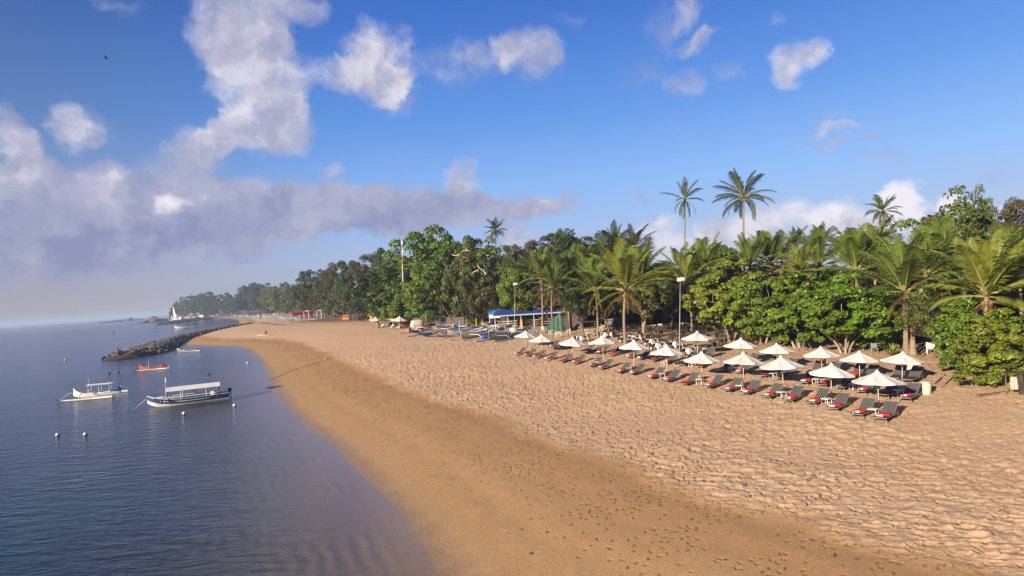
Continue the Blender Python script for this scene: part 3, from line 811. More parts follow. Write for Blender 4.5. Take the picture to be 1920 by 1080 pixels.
def dead_skirt(name, seed):
    rng = np.random.default_rng(seed)
    Q = []
    for i in range(6):
        a, b = frond(rng, i * 1.1 + rng.uniform(-.3, .3), rng.uniform(-.7, -.15), rng.uniform(.6, .85), 1.1, .15, 18)
        Q += a + b
    return _qmesh(name, Q, M_FROND)
PCROWN = {'vase': [palm_crown('palm_crown', s, 19, 1.5, -.10, .26, .85, 0, 38, 1.35) for s in (31, 32, 33)],
          'full': [palm_crown('palm_crown', s, 20, 1.42, -.35, .23, 1.0, 0, 36, 1.15) for s in (41, 42, 43)],
          'tall': [palm_crown('palm_crown', s, 24, 1.45, -.7, .25, 1.2, 0, 34) for s in (51, 52)],
          'ragged': [palm_crown('palm_crown', 61, 20, 1.5, -1.0, .22, 1.3, .35, 30)]}
PSKIRT = [dead_skirt('dead_fronds', s) for s in (71, 72)]
PGREEN = {'gold': (.175, .210, .026), 'green': (.110, .165, .026), 'deep': (.058, .095, .024), 'grey': (.095, .110, .045), 'dark': (.045, .062, .028)}
_pi = [0]
def palm(kind, cx, cy_, bx, by, Lpx, col, label, deep=None, skirt=True, tr=0.16, group=None):
    i = _pi[0]; _pi[0] += 1
    if deep:
        g = at_depth(bx, by, deep); g.z = hz(g.x, g.y); d = deep
    else:
        g = ground(bx, by); _, _, d = project(g)
    top = at_depth(cx, cy_, d)
    L = Lpx * d / FPX
    t = thing('coconut_palm', label, 'palm', g, group=group)
    o = top - g
    b = MB()
    pts, rs = [], []
    sw = _tr.uniform(-.25, .25)
    for k in range(11):
        f = k / 10
        pts.append(Vector((o.x * f ** 1.4 + sw * math.sin(PI * f), o.y * f, o.z * f - (0.3 if k == 0 else 0))))
        rs.append(tr * (1.55 - .55 * min(1, f * 6)) * (1 - .35 * f))
    b.tube(pts, rs, 9)
    b.build('trunk', M_PALM, t)
    cm, rm = PCROWN[kind][i % len(PCROWN[kind])]
    c = link('crown', cm, t)
    c.location = o; c.scale = (L, L, L); c.rotation_euler = (0, 0, _tr.uniform(0, 6.28)); c.color = (*PGREEN[col], 1)
    r_ = link('midribs', rm, t); r_.location = o; r_.scale = c.scale; r_.rotation_euler = c.rotation_euler
    if skirt:
        s = link('dead_fronds', PSKIRT[i % 2], t)
        s.location = o - Vector((0, 0, .05 * L)); s.scale = (L * .85,) * 3; s.rotation_euler = (0, 0, _tr.uniform(0, 6.28)); s.color = (.24, .13, .045, 1)
    n = MB()
    for k in range(5):
        a = k * 1.3
        n.ball((o.x + .16 * math.cos(a) * L / 4, o.y + .16 * math.sin(a) * L / 4, o.z - .09 * L), .035 * L, 6)
    n.build('coconuts', mat('coconut', (.22, .15, .05), .6), t)
    return t
palm('vase', 1697, 548, 1699, 664, 128, 'green', 'largest front palm with upright crown and a brown bract above the parasols', tr=.22)
palm('vase', 1850, 556, 1846, 682, 140, 'gold', 'large golden palm with browning fronds near the right edge', tr=.24)
palm('vase', 1738, 515, 1712, 658, 92, 'green', 'slanting palm close behind the largest front palm', deep=50, tr=.2)
palm('vase', 1606, 508, 1600, 640, 92, 'green', 'palm with long arching fronds behind the leaning sea grape bush', deep=60)
palm('vase', 1502, 512, 1503, 640, 62, 'gold', 'short yellow-green palm poking out of the sea grape hedge', deep=62, skirt=False)
palm('vase', 1407, 500, 1400, 630, 72, 'green', 'palm standing in the sea grape bushes under the tallest palm', deep=68)
palm('full', 1288, 532, 1297, 630, 78, 'gold', 'palm with yellow lower fronds behind the tall lamp post', deep=76)
palm('full', 1278, 510, 1308, 628, 60, 'green', 'second slim palm behind the tall lamp post', deep=80, skirt=False)
palm('vase', 1173, 545, 1174, 652, 108, 'gold', 'palm with the widest crown in the row behind the white benches', tr=.19)
palm('vase', 1117, 546, 1122, 632, 76, 'green', 'slim palm right of the white benches')
palm('vase', 1066, 540, 1071, 618, 84, 'deep', 'palm with dark upright crown beside the dark hut')
palm('full', 1035, 542, 1038, 624, 62, 'green', 'palm leaning over the green tarpaulin')
palm('full', 992, 524, 996, 610, 70, 'deep', 'palm at the end of the row beside the blue roofed shelter')
palm('full', 1152, 470, 1160, 600, 58, 'dark', 'dark palm rising behind the palm row left of the pair', deep=112, skirt=False)
palm('full', 1188, 468, 1192, 600, 55, 'dark', 'dark palm rising behind the palm with the widest crown', deep=108, skirt=False)
palm('full', 1490, 462, 1490, 600, 46, 'grey', 'grey-green palm behind the sea grape hedge left of its neighbour', deep=105, skirt=False)
palm('full', 1540, 458, 1540, 600, 46, 'grey', 'grey-green palm against the low clouds right of its neighbour', deep=108, skirt=False)
palm('full', 1578, 480, 1578, 610, 56, 'green', 'palm half hidden behind the one with long arching fronds', deep=84, skirt=False)
palm('ragged', 1284, 374, 1287, 600, 50, 'deep', 'ragged tall palm with a thin lopsided crown', deep=118, skirt=False, tr=.2)
palm('tall', 1394, 370, 1401, 600, 68, 'grey', 'tallest palm with a full round crown against blue sky', deep=88, tr=.19, skirt=False)
palm('tall', 1656, 396, 1655, 600, 40, 'deep', 'thin tall palm in front of the white cloud', deep=122, tr=.18, skirt=False)
palm('tall', 929, 432, 930, 600, 30, 'dark', 'short dark palm crown above the beach trees left of the others', deep=190, tr=.18, skirt=False)
_more = [('vase', 1014, 522, 1017, 614, 68, 'green', 'palm with yellow old fronds second in the row from the blue shelter', None), ('vase', 1052, 506, 1054, 606, 82, 'deep', 'tall upright palm behind the dark brown hut', None), ('vase', 1090, 520, 1093, 616, 74, 'green', 'palm directly behind the white bench group', None),
         ('vase', 1140, 512, 1143, 612, 84, 'deep', 'palm behind the person in white shirt', None), ('full', 1203, 520, 1206, 622, 86, 'green', 'palm right of the palm with the widest crown', None), 
         ('vase', 1324, 508, 1320, 622, 74, 'green', 'palm above the left end of the sea grape hedge', None), ('vase', 1445, 494, 1444, 620, 74, 'green', 'palm right of the trunk of the tallest palm', 70), ('full', 1466, 486, 1466, 612, 62, 'deep', 'dark palm left of the two grey-green ones', 86),
         ('vase', 1535, 500, 1532, 630, 82, 'green', 'palm above the middle of the sea grape hedge', 66), ('vase', 1640, 490, 1640, 640, 92, 'green', 'palm under the thin tall palm', 62), 
         ('vase', 1772, 500, 1774, 650, 105, 'green', 'palm between the two largest front palms', 52), ('full', 1812, 520, 1812, 650, 105, 'deep', 'dark palm left of the large golden palm', 50), ('vase', 1912, 520, 1912, 660, 120, 'green', 'palm cut by the right edge of the view', 46),
         ('full', 972, 508, 975, 606, 60, 'deep', 'small dark palm behind the blue shelter', None), ]
for (k, cx, cy_, bx, by, L, co, l, dp) in _more:
    palm(k, cx, cy_, bx, by, L, co, l, deep=dp, skirt=_tr.random() < .5)

# the belt goes on past the right edge of the view
for i, (px, by, ty, w, pr, co) in enumerate([(2010, 700, 560, 170, 'bush_c', 'bright'), (2120, 715, 560, 190, 'bush_a', 'lime'), (2250, 720, 550, 200, 'bush_b', 'mid'), (2400, 730, 540, 220, 'bush_c', 'bright'), (2030, 660, 380, 190, 'fine', 'olive'), (2150, 660, 400, 180, 'broad_a', 'mid'), (2280, 660, 380, 200, 'broad_b', 'dark'), (2420, 660, 370, 210, 'tall', 'mid'), (2580, 700, 380, 260, 'broad_a', 'olive'), (2600, 740, 540, 240, 'bush_a', 'mid')]):
    tree(pr, px, by, ty, w, co, 'tree or bush of the belt going on past the right edge', group='trees past the right edge', cat='tree')
# ------------------------------------------------------------------ parasols and sun loungers
WHITE = mat('canvas', (.84, .80, .75), .85, .04, 3.0, .25, 60, transl=.12)
POLE = mat('pole_wood', (.62, .50, .36), .6, .15, 6.0)
def make_parasol(label, group, nseg=8):
    t = thing('beach_parasol', label, 'parasol', group=group)
    b = MB(); b.tube([(0, 0, -.25), (0, 0, 1), (0, 0, 2.12)], [.028, .026, .024], 8); b.build('pole', POLE, t)
    # eight stretched panels, each sagging a little between its ribs, with an edge hem
    c = MB()
    nr, nt = 7, nseg * 4
    pts = []
    for i in range(nr):
        f = i / (nr - 1)
        for k in range(nt + 1):
            a = 2 * PI * k / nt + .2
            u = (k % 4) / 4.0
            edge = math.cos(PI / nseg) / math.cos((u - .5) * 2 * PI / nseg)
            sag = .035 * math.sin(PI * u) * f * f
            r = 1.33 * f * edge * (1 - .02 * math.sin(PI * u) * f)
            pts.append((r * math.cos(a), r * math.sin(a), 2.12 - .60 * f - .05 * math.sin(PI * f) - sag))
    c.grid(pts, nr, nt + 1, False)
    hem = []
    for k in range(nt + 1):
        p = pts[(nr - 1) * (nt + 1) + k]; hem += [p, (p[0] * .995, p[1] * .995, p[2] - .09)]
    c.grid(hem, nt + 1, 2, False)
    ca = c.build('canopy', WHITE, t)
    b = MB(); b.lathe([(.14, 2.05), (.10, 2.12), (.05, 2.17), (.02, 2.20), (.001, 2.21)], 10); b.build('cap', WHITE, ca)
    b = MB()
    for k in range(nseg):
        a = 2 * PI * k / nseg + .2
        b.tube([(.03 * math.cos(a), .03 * math.sin(a), 2.06), (1.3 * math.cos(a), 1.3 * math.sin(a), 1.495)], .012, 4)
        b.tube([(.03 * math.cos(a), .03 * math.sin(a), 1.55), (.62 * math.cos(a), .62 * math.sin(a), 1.79)], .009, 4)
    b.build('ribs', POLE, t)
    return t
ORD = ['first', 'second', 'third', 'fourth', 'fifth', 'sixth', 'seventh', 'eighth', 'ninth', 'tenth', 'eleventh', 'twelfth', 'thirteenth', 'fourteenth', 'fifteenth', 'sixteenth', 'seventeenth', 'eighteenth', 'nineteenth', 'twentieth', 'twenty-first', 'twenty-second']
FRONT = [(985, 619, 45), (1016, 626, 49), (1072, 631, 51.5), (1131, 628.5, 53.5), (1188, 636.5, 59), (1250, 645.5, 62.5), (1316, 658, 66.5), (1394, 659, 72.5), (1470, 666, 76.5), (1558, 680, 78.5), (1648, 693, 86)]
BACK = [(1308, 620, 57.5), (1389, 632.5, 60), (1458, 642.5, 61), (1542, 649, 65), (1612, 657, 68), (1691, 658, 72.5)]
par0 = make_parasol('white parasol', 'parasols')
def place_parasol(k, px, py, w, label, group, lean=4.0):
    g = ground(px, py, 2.2)
    _, _, d = project(g)
    s = min(1.12 if k < 50 or k == 99 else 1.7, max(.93, w * d / FPX / 2.62))
    g = ground(px, py, 2.2 * s)
    rot = (R(_tr.uniform(-2.5, 2.5)), R(lean + _tr.uniform(-2.2, 2.2)), _tr.uniform(0, .8))
    g.x -= math.sin(R(lean)) * 2.2 * s
    g.z = hz(g.x, g.y)
    if k == 0:
        par0.location = g; par0.rotation_euler = rot; par0.scale = (s,) * 3; par0['label'] = label; par0['group'] = group
        return par0
    return dup(par0, g, rot, label, group, (s,) * 3)
for i, (px, py, w) in enumerate(FRONT):
    place_parasol(i, px, py, w, 'white beach parasol, %s of the front row %s' % (ORD[i] if i < 6 else ORD[10 - i], 'from the outrigger boats' if i < 6 else 'from the white urn end') if i not in (0, 10) else ('white beach parasol at the boat end of the front row' if i == 0 else 'white beach parasol nearest the camera at the urn end of the front row'), 'white parasols of the front row')
for i, (px, py, w) in enumerate(BACK):
    place_parasol(99, px, py, w, ['white back row parasol in front of the dark dining tables', 'white back row parasol in front of the bare pale stems', 'white back row parasol nearest the dark middle of the sea grape hedge', 'white back row parasol with an orange rolled mat beneath', 'white back row parasol under the leaning sea grape trunk', 'white back row parasol beside the white urn'][i], 'white parasols of the back row')

CHAR = mat('sling_fabric', (.085, .082, .082), .8, .1, 8.0, .3, 90)
ALU = mat('aluminium', (.34, .33, .31), .4, .1, 6.0, metal=.6)
RED = mat('red_cushion', (.62, .022, .022), .75, .12, 8.0, .3, 50)
TOWEL = mat('striped_towel', (.80, .78, .74), .9, .1, 8.0, .4, 60)
DARKMAT = mat('dark_mat', (.038, .040, .042), .85, .1)
def make_lounger(label, group):
    """foot towards -y, head towards +y; backrest raised"""
    t = thing('sun_lounger', label, 'sun lounger', group=group)
    b = MB()
    for s in (-1, 1):
        b.bar((s * .32, -.75, .30), (s * .32, 1.15, .30), .045, .05)
    b.bar((-.34, -.75, .30), (.34, -.75, .30), .045, .05); b.bar((-.34, .42, .28), (.34, .42, .28), .04, .04)
    b.build('frame', ALU, t)
    for sx in (-1, 1):
        for y in (-.62, .98):
            l = MB(); l.tube([(sx * .31, y, .29), (sx * .33, y + (.05 if y > 0 else -.05), -.04)], .022, 6); l.build('leg', ALU, t)
    pts = []
    for i in range(7):
        y = -.73 + 1.17 * i / 6
        for j in range(5):
            x = -.31 + .62 * j / 4
            pts.append((x, y, .335 - .03 * math.sin(PI * j / 4) * math.sin(PI * i / 6)))
    q = MB(); q.grid(pts, 7, 5); q.grid([(x, y, z - .012) for x, y, z in pts], 7, 5); q.build('seat', DARKMAT, t)
    pts = []
    a = R(34)
    for i in range(7):
        u = .95 * i / 6
        for j in range(5):
            x = -.31 + .62 * j / 4
            sg = -.03 * math.sin(PI * j / 4)
            pts.append((x, .43 + u * math.cos(a) - sg * math.sin(a), .34 + u * math.sin(a) + sg * math.cos(a)))
    q = MB(); q.grid(pts, 7, 5); q.grid([(x, y + .01, z - .01) for x, y, z in pts], 7, 5)
    br = q.build('backrest', CHAR, t)
    q = MB()
    for s in (-1, 1):
        q.bar((s * .32, .42, .33), (s * .32, .43 + .97 * math.cos(a), .34 + .97 * math.sin(a)), .035, .035)
        q.bar((s * .30, .43 + .5 * math.cos(a), .34 + .5 * math.sin(a)), (s * .30, 1.12, .30), .02, .02)
    q.bar((-.33, .43 + .96 * math.cos(a), .34 + .96 * math.sin(a)), (.33, .43 + .96 * math.cos(a), .34 + .96 * math.sin(a)), .035, .035)
    q.build('back_frame', ALU, br)
    return t
def cushion_mesh():
    b = MB()
    n, pts, pt2 = 8, [], []
    for i in range(n + 1):
        for j in range(n + 1):
            u, v = 2 * i / n - 1, 2 * j / n - 1
            pin = 1 - .12 * (abs(u) ** 2 * abs(v) ** 2) + .0
            w = (1 - u ** 4) * (1 - v ** 4)
            e = 1 - .07 * (1 - abs(u) ** 2) * abs(v) ** 3 - .07 * (1 - abs(v) ** 2) * abs(u) ** 3
            pts.append((u * .25 * e, v * .22 * e, .05 + .065 * w ** .5)); pt2.append((u * .25 * e, v * .22 * e, .05 - .045 * w ** .5))
    b.grid(pts, n + 1, n + 1); b.grid(pt2, n + 1, n + 1)
    return b.mesh('cushion', RED)
def towel_mesh():
    b = MB(); b.tube([(-.17, 0, .05), (0, .012, .055), (.17, -.01, .05)], [.052, .056, .052], 10)
    return b.mesh('towel', TOWEL)
CUSH, TOW = cushion_mesh(), towel_mesh()
lng0 = make_lounger('grey lounger', 'loungers')
used = [0]
def place_lounger(px, py, label, group, ang, red=True, towel=True, seat_h=.36, cu_label=None):
    g = ground(px, py, seat_h + .05)
    rz = -R(ang + _tr.uniform(-4, 4))
    if used[0] == 0:
        lng0.location = g; lng0.rotation_euler = (0, 0, rz); lng0['label'] = label; lng0['group'] = group; o = lng0
    else:
        o = dup(lng0, g, (0, 0, rz), label, group)
    used[0] += 1
    rotm = Matrix.Rotation(rz, 3, 'Z')
    # the cushion is at the pixel: shift the lounger so that its seat lies under it
    off = rotm @ Vector((0, .10, 0))
    o.location = g + off
    o.location.z = hz(o.location.x, o.location.y)
    if red:
        c = link('cushion', CUSH); p = o.location + rotm @ Vector((_tr.uniform(-.05, .05), -.06 + _tr.uniform(-.05, .10), .315))
        c.location = p; c.rotation_euler = (R(6), 0, rz + _tr.uniform(-.5, .5)); c.scale = (1.18, 1.18, 1.1)
        tag(c, 'red cushion lying on the ' + cu_label, 'cushion', 'red cushions on the loungers')
    if towel:
        w = link('towel', TOW); p = o.location + rotm @ Vector((_tr.uniform(-.08, .02), -.48 + _tr.uniform(-.05, .05), .315))
        w.location = p; w.rotation_euler = (0, 0, rz + _tr.uniform(.3, 1.2))
        tag(w, 'rolled towel on the ' + cu_label, 'towel', 'rolled towels on the loungers')
    return o
SIDET = [None]
def side_table(px, py, label, group='small side tables between loungers'):
    g = ground(px, py, .38)
    if SIDET[0] is None:
        t = thing('side_table', label, 'side table', g, group=group)
        b = MB(); b.box((0, 0, .40), (.46, .46, .03)); b.build('table_top', mat('white_plastic', (.78, .77, .74), .5, .05), t)
        for sx in (-1, 1):
            for sy in (-1, 1):
                l = MB(); l.tube([(sx * .19, sy * .19, .39), (sx * .20, sy * .20, -.04)], .02, 6); l.build('leg', MATS['white_plastic'], t)
        SIDET[0] = t
    else:
        t = dup(SIDET[0], g, None, label, group)
    t.location = g; t.rotation_euler = (0, 0, _tr.uniform(0, 1))
    t.location.z = hz(g.x, g.y)
    return t
PILF = [(970, 661), (988, 663), (1006, 666), (1028, 670), (1056, 674), (1079, 676.5), (1110, 681.5), (1129, 686), (1164, 693), (1188, 696), (1224, 703), (1253, 708), (1288, 714), (1332, 719), (1368, 725.5), (1402, 730.5), (1443, 737.5), (1483, 743), (1528, 748), (1567, 758), (1613.5, 769), (1656.5, 776)]
for i, (px, py) in enumerate(PILF):
    k = i // 2
    f = i / 21
    who = '%s front row lounger of the pair under the %s parasol %s' % ('left' if i % 2 == 0 else 'right', ORD[k] if k < 6 else (ORD[10 - k] if k < 10 else 'nearest'), 'from the boats' if k < 6 else ('from the urn end' if k < 10 else 'to the camera'))
    place_lounger(px, py, 'grey sling ' + who.replace('front row lounger of the pair', 'front lounger') + ' with raised back', 'sun loungers of the front row', 44 + 9 * f, True, i not in (4, 12), cu_label=who.replace('of the pair ', '').replace('front row lounger', 'front lounger'))
    if i % 2 == 1:
        (ax, ay), (bx, by) = PILF[i - 1], PILF[i]
        side_table((ax + bx) / 2 + 2, (ay + by) / 2 - 5, 'small pale side table between the loungers under the %s front parasol %s' % (ORD[k] if k < 6 else (ORD[10 - k] if k < 10 else 'nearest'), 'from the boats' if k < 6 else ('from the urn end' if k < 10 else '')))
PILB = [(1035, 646.5), (1053.5, 649.6), (1098, 655), (1126, 658), (1149, 661), (1181, 665), (1202, 668), (1227, 671), (1252, 675), (1284, 679), (1313, 682.5), (1356, 689), (1388.5, 693), (1435, 699), (1464, 703), (1511, 711), (1547, 715.5), (1579, 720), (1619, 727), (1662, 733), (1701.5, 739)]
for i, (px, py) in enumerate(PILB):
    n = len(PILB)
    who = '%s lounger of the second row, counted from the %s' % (ORD[i] if i < 11 else ORD[n - 1 - i], 'boats' if i < 11 else 'urn end')
    place_lounger(px, py, 'dark grey lounger in shade, ' + who.replace(' lounger', ''), 'sun loungers of the second row', 44 + 9 * i / 20, True, i % 3 != 1, cu_label=who)
for q, (px, py, l) in enumerate([(1245, 679, 'white side table in the second row below the sixth parasol from the boats'), (1297, 681, 'white side table in the second row left of the fifth parasol from the urn end'), (1372, 690, 'white side table in the second row left of the fourth parasol from the urn end'),
                     (1449, 700, 'white side table in the second row behind the third parasol from the urn end'), (1531, 711, 'white side table in the second row behind the second parasol from the urn end'), (1601, 720, 'white side table in the second row behind the nearest front parasol'), (1684, 732, 'white side table between the two loungers closest to the white urn')]):
    side_table(px, py, l, 'white side tables of the second row')
THIRD = [(1300, 662), (1323, 664), (1378, 675), (1402, 677), (1447, 684), (1474, 687), (1526, 693), (1556, 696), (1601, 699), (1628, 702), (1680, 703), (1707, 706)]
for i, (px, py) in enumerate(THIRD):
    place_lounger(px, py, 'dark lounger %s of the back row parasol %s' % (('left', 'right')[i % 2], ['in front of the dark dining tables', 'in front of the bare pale stems', 'nearest the dark middle of the hedge', 'with the orange mat', 'under the leaning sea grape trunk', 'beside the white urn'][i // 2]), 'sun loungers under the back row parasols', 50, i == 8, False, cu_label='shaded lounger under the leaning sea grape trunk')
# orange rolled mat standing under a back row parasol
g = ground(1546, 690)
b = MB(); b.tube([(0, 0, -.05), (.03, 0, .5), (.05, .02, .98)], [.10, .11, .10], 10); o = b.build('rolled_mat', mat('orange_mat', (.80, .45, .12), .8, .1, 5), None); o.location = g
tag(o, 'orange rolled mat standing upright under a back row parasol', 'mat')
# urns
def urn(px, py, h, label):
    g = ground(px, py)
    t = thing('urn', label, 'urn', g)
    b = MB(); b.lathe([(h * .30, -.05), (h * .31, .02), (h * .33, h * .3), (h * .36, h * .62), (h * .34, h * .8), (h * .27, h * .86)], 18); b.build('body', mat('urn_stone', (.66, .60, .50), .85, .18, 4, .5, 25), t)
    b = MB(); b.lathe([(h * .27, h * .86), (h * .34, h * .90), (h * .33, h * .96), (h * .20, h * .99), (h * .05, h * 1.0)], 18); b.build('rim', MATS['urn_stone'], t)
    return t
urn(1737, 739, .78, 'ribbed cream urn standing on the sand at the end of the loungers')
urn(1707, 694, .62, 'white urn half hidden behind the back row parasol')
# ------------------------------------------------------------------ restaurant terrace
WWOOD = mat('white_wood', (.74, .70, .60), .7, .12, 6)
DWOOD = mat('dark_wood', (.075, .055, .042), .7, .25, 5, .3, 30)
BROWN = mat('brown_wood', (.20, .135, .085), .75, .2, 5, .3, 30)
CLOTH = mat('white_cloth', (.80, .78, .78), .85, .06, 5, .3, 20)
BLACKC = mat('black_cloth', (.02, .02, .024), .8, .1)
def chair_proto(name, label, m, cat='chair', arms=False, slats=False, group=None, w=.46):
    t = thing(name, label, cat, group=group)
    b = MB(); b.box((0, 0, .44), (w, .46, .045)); b.build('seat', m, t)
    b = MB()
    if slats:
        for k in range(4): b.box((0, .23 + .012 * k, .54 + .10 * k), (w, .03, .075))
    else:
        b.box((0, .245, .70), (w * .96, .03, .40), (R(-8), 0, 0))
    b.build('backrest', m, t)
    for sx in (-1, 1):
        for y, h in ((-.20, .44), (.21, .44)):
            l = MB(); l.box((sx * (w / 2 - .03), y, h / 2 - .03), (.045, .045, h + .02)); l.build('leg', m, t)
        if arms:
            l = MB(); l.box((sx * (w / 2 + .01), 0, .66), (.07, .52, .035)); l.box((sx * (w / 2 + .01), -.22, .54), (.05, .05, .22)); l.build('armrest', m, t)
    return t
def table_proto(name, label, m, w=.85, h=.74, cat='table', group=None):
    t = thing(name, label, cat, group=group)
    b = MB(); b.box((0, 0, h), (w, w, .045)); b.build('table_top', m, t)
    for sx in (-1, 1):
        for sy in (-1, 1):
            l = MB(); l.box((sx * w * .42, sy * w * .42, h / 2 - .03), (.06, .06, h)); l.build('leg', m, t)
    return t
def put(o, px, py, rz, first, label=None, group=None):
    g = ground(px, py)
    if first:
        o.location = g; o.rotation_euler = (0, 0, rz)
        if label: o['label'] = label
        return o
    return dup(o, g, (0, 0, rz), label, group)
dt = table_proto('dining_table', 'bare dark wooden dining table on the shaded terrace', DWOOD, group='dark dining tables on the terrace')
dc = chair_proto('dining_chair', 'dark wooden dining chair on the shaded terrace', DWOOD, group='dark dining chairs on the terrace')
kk = 0
for r, (py, x0, x1, st) in enumerate([(618, 1160, 1440, 34), (624, 1150, 1440, 38), (632, 1145, 1440, 42), (641, 1200, 1430, 46), (650, 1345, 1440, 50)]):
    x = x0 + (r % 2) * st * .5
    while x < x1:
        px = x + _tr.uniform(-4, 4)
        a = _tr.uniform(-.3, .3) + .5
        t = put(dt, px, py, a, kk == 0)
        for q in range(4):
            if kk and _tr.random() < .12: continue
            an = a + q * PI / 2
            c = dc if (kk == 0 and q == 0) else dup(dc)
            d = .72
            c.location = (t.location.x + d * math.sin(-an), t.location.y + d * math.cos(an), t.location.z)
            c.location.z = hz(c.location.x, c.location.y)
            c.rotation_euler = (0, 0, an + _tr.uniform(-.2, .2))
        kk += 1
        x += st
# tables under white cloths with a black runner
def cloth_table(label):
    t = thing('dressed_table', label, 'table', group='white clothed tables on the sand')
    b = MB()
    w = .52
    top = [(-w, -w, .76), (w, -w, .76), (w, w, .76), (-w, w, .76)]
    b.add(top, [(0, 1, 2, 3)])
    n = 9
    for s in range(4):
        (ax, ay, _), (bx, by, _) = top[s], top[(s + 1) % 4]
        up, lo = [], []
        for i in range(n):
            f = i / (n - 1)
            x, y = ax + (bx - ax) * f, ay + (by - ay) * f
            drop = .30 + .36 * abs(2 * f - 1) ** 1.3
            k = 1.04 + .05 * math.sin(f * 19) + .10 * abs(2 * f - 1) ** 3
            up.append((x, y, .76)); lo.append((x * k, y * k, .76 - drop))
        b.grid(up + lo, 2, n)
    b.build('tablecloth', CLOTH, t)
    b = MB()
    v = [(0, -w * .98, .766), (w * .98, 0, .766), (0, w * .98, .766), (-w * .98, 0, .766)]
    b.add(v, [(0, 1, 2, 3)])
    for s in range(4):
        p = v[s]; tx, ty = (1, 0) if p[0] == 0 else (0, 1)
        k = 1.075
        b.add([(p[0] * k - tx * .30, p[1] * k - ty * .30, .74), (p[0] * k + tx * .30, p[1] * k + ty * .30, .74), (p[0] * k * 1.06, p[1] * k * 1.06, .44)], [(0, 1, 2)])
    b.build('overlay', BLACKC, t)
    for sx in (-1, 1):
        for sy in (-1, 1):
            l = MB(); l.tube([(sx * .4, sy * .4, .74), (sx * .4, sy * .4, -.04)], .025, 6); l.build('leg', DWOOD, t)
    return t
ct = cloth_table('x')
bl = chair_proto('restaurant_chair', 'black chair with white seat cover at a clothed table', BLACKC, group='black chairs at the clothed tables')
for i, (px, py, l) in enumerate([(1092, 641, 'white clothed table with black runner alone behind the third parasol from the boats'), (1137, 634, 'white clothed table peeping over the fourth parasol from the boats'), (1174, 643, 'white clothed table left of the palm with the widest crown'), (1190, 640, 'white clothed table right of the palm with the widest crown'), (1222, 648, 'white clothed table with bold black runner, farthest left of the lamp post'),
                               (1235, 656, 'white clothed table behind the sixth parasol from the boats'), (1266, 653, 'white clothed table right behind the lamp post'), (1292, 666, 'white clothed table peeping over the fifth parasol from the urn end'), (1324, 661, 'white clothed table with black runner, rightmost beside the back row parasol')]):
    t = put(ct, px, py, .5 + _tr.uniform(-.2, .2), i == 0, l)
    for q in range(2):
        c = bl if i == 0 and q == 0 else dup(bl)
        an = t.rotation_euler.z + (PI / 2 if q else -PI / 2)
        c.location = (t.location.x + .85 * math.sin(-an), t.location.y + .85 * math.cos(an), 0); c.location.z = hz(c.location.x, c.location.y)
        c.rotation_euler = (0, 0, an)
# white slatted garden furniture among the palms
gc = chair_proto('garden_chair', 'x', WWOOD, 'chair', True, True, 'white slatted garden chairs', .62)
for i, (px, py, rz, l) in enumerate([(1020, 622, 2.2, 'white slatted armchair beside the green tarpaulin'), (1033, 628, 1.0, 'white slatted armchair left of the low white table'), (1046, 633, .4, 'white slatted armchair nearest the second parasol from the boats'), (1056, 622, -2.6, 'white slatted armchair in front of the dark hut'), (1066, 628, -1.4, 'white slatted armchair at the foot of the dark crowned palm'),
                                  (1089, 622, 1.3, 'white slatted armchair at the left end of the bench group'), (1100, 616, 2.8, 'white slatted armchair against the dark hut wall'), (1112, 616, 3.2, 'white slatted armchair behind the slim palm trunk'), (1126, 622, -1.4, 'white slatted armchair right of the slim palm trunk'), (1134, 618, -2.2, 'white slatted armchair at the right end of the bench group')]):
    put(gc, px, py, rz, i == 0, l)
gt = table_proto('garden_table', 'x', WWOOD, .9, .5, group='low white garden tables')
for i, (px, py, l) in enumerate([(1054, 629, 'low white wooden table among the armchairs near the green tarpaulin'), (1104, 624, 'low white wooden table in the middle of the bench group'), (1106, 631, 'low whitish table with one chair nearest the parasols')]):
    put(gt, px, py, .4, i == 0, l)

# ------------------------------------------------------------------ buildings
def frame_at(px, py, rz=0.0):
    g = ground(px, py)
    return g, project(g)[2]
g, d = frame_at(1236, 612)
WALLD = mat('dark_wall', (.055, .046, .045), .85, .2, 2)
t = thing('restaurant_pavilion', 'long dark open restaurant pavilion with pale floor ledge behind the palms', 'building', g, R(-14))
b = MB(); b.box((1, 3, -.1), (26, 9, .9)); b.build('floor', BROWN, t)
b = MB(); b.box((2, -1.62, .38), (14, .28, .22)); b.build('floor_ledge', mat('pale_stone', (.58, .52, .40), .8, .15, 3), t)
b = MB(); b.box((1, 7.2, 2.1), (26, .25, 3.6)); b.box((-11.5, 4, 2.1), (.25, 6.2, 3.6)); b.build('wall', WALLD, t)
for k in range(9):
    p = MB(); p.box((-11.5 + k * 3.1, -1.2, 2.0), (.20, .20, 3.4)); p.build('post', BROWN, t)
b = MB(); b.box((1, -1.2, 3.62), (26, .18, .22)); b.box((1, -1.2, 1.35), (26, .06, .06)); b.build('beam', BROWN, t)
b = MB()
b.add([(-13.5, -2.6, 3.5), (15.5, -2.6, 3.5), (15.5, 8.6, 3.5), (-13.5, 8.6, 3.5), (-9, 3, 5.0), (11, 3, 5.0)], [(0, 1, 5, 4), (2, 3, 4, 5), (1, 2, 5), (3, 0, 4), (3, 2, 1, 0)])
b.build('roof', mat('dark_thatch', (.085, .068, .05), .95, .25, 3, .6, 40), t)
for k in range(4):
    p = MB(); p.box((-7 + k * 5, 2.6, .9), (2.4, .8, 1.0)); p.build('counter', mat('grey_counter', (.17, .17, .18), .7, .15), t)
b = MB(); b.box((5.6, -.9, .8), (1.2, .5, .9)); b.build('cabinet', MATS['pale_stone'], t)
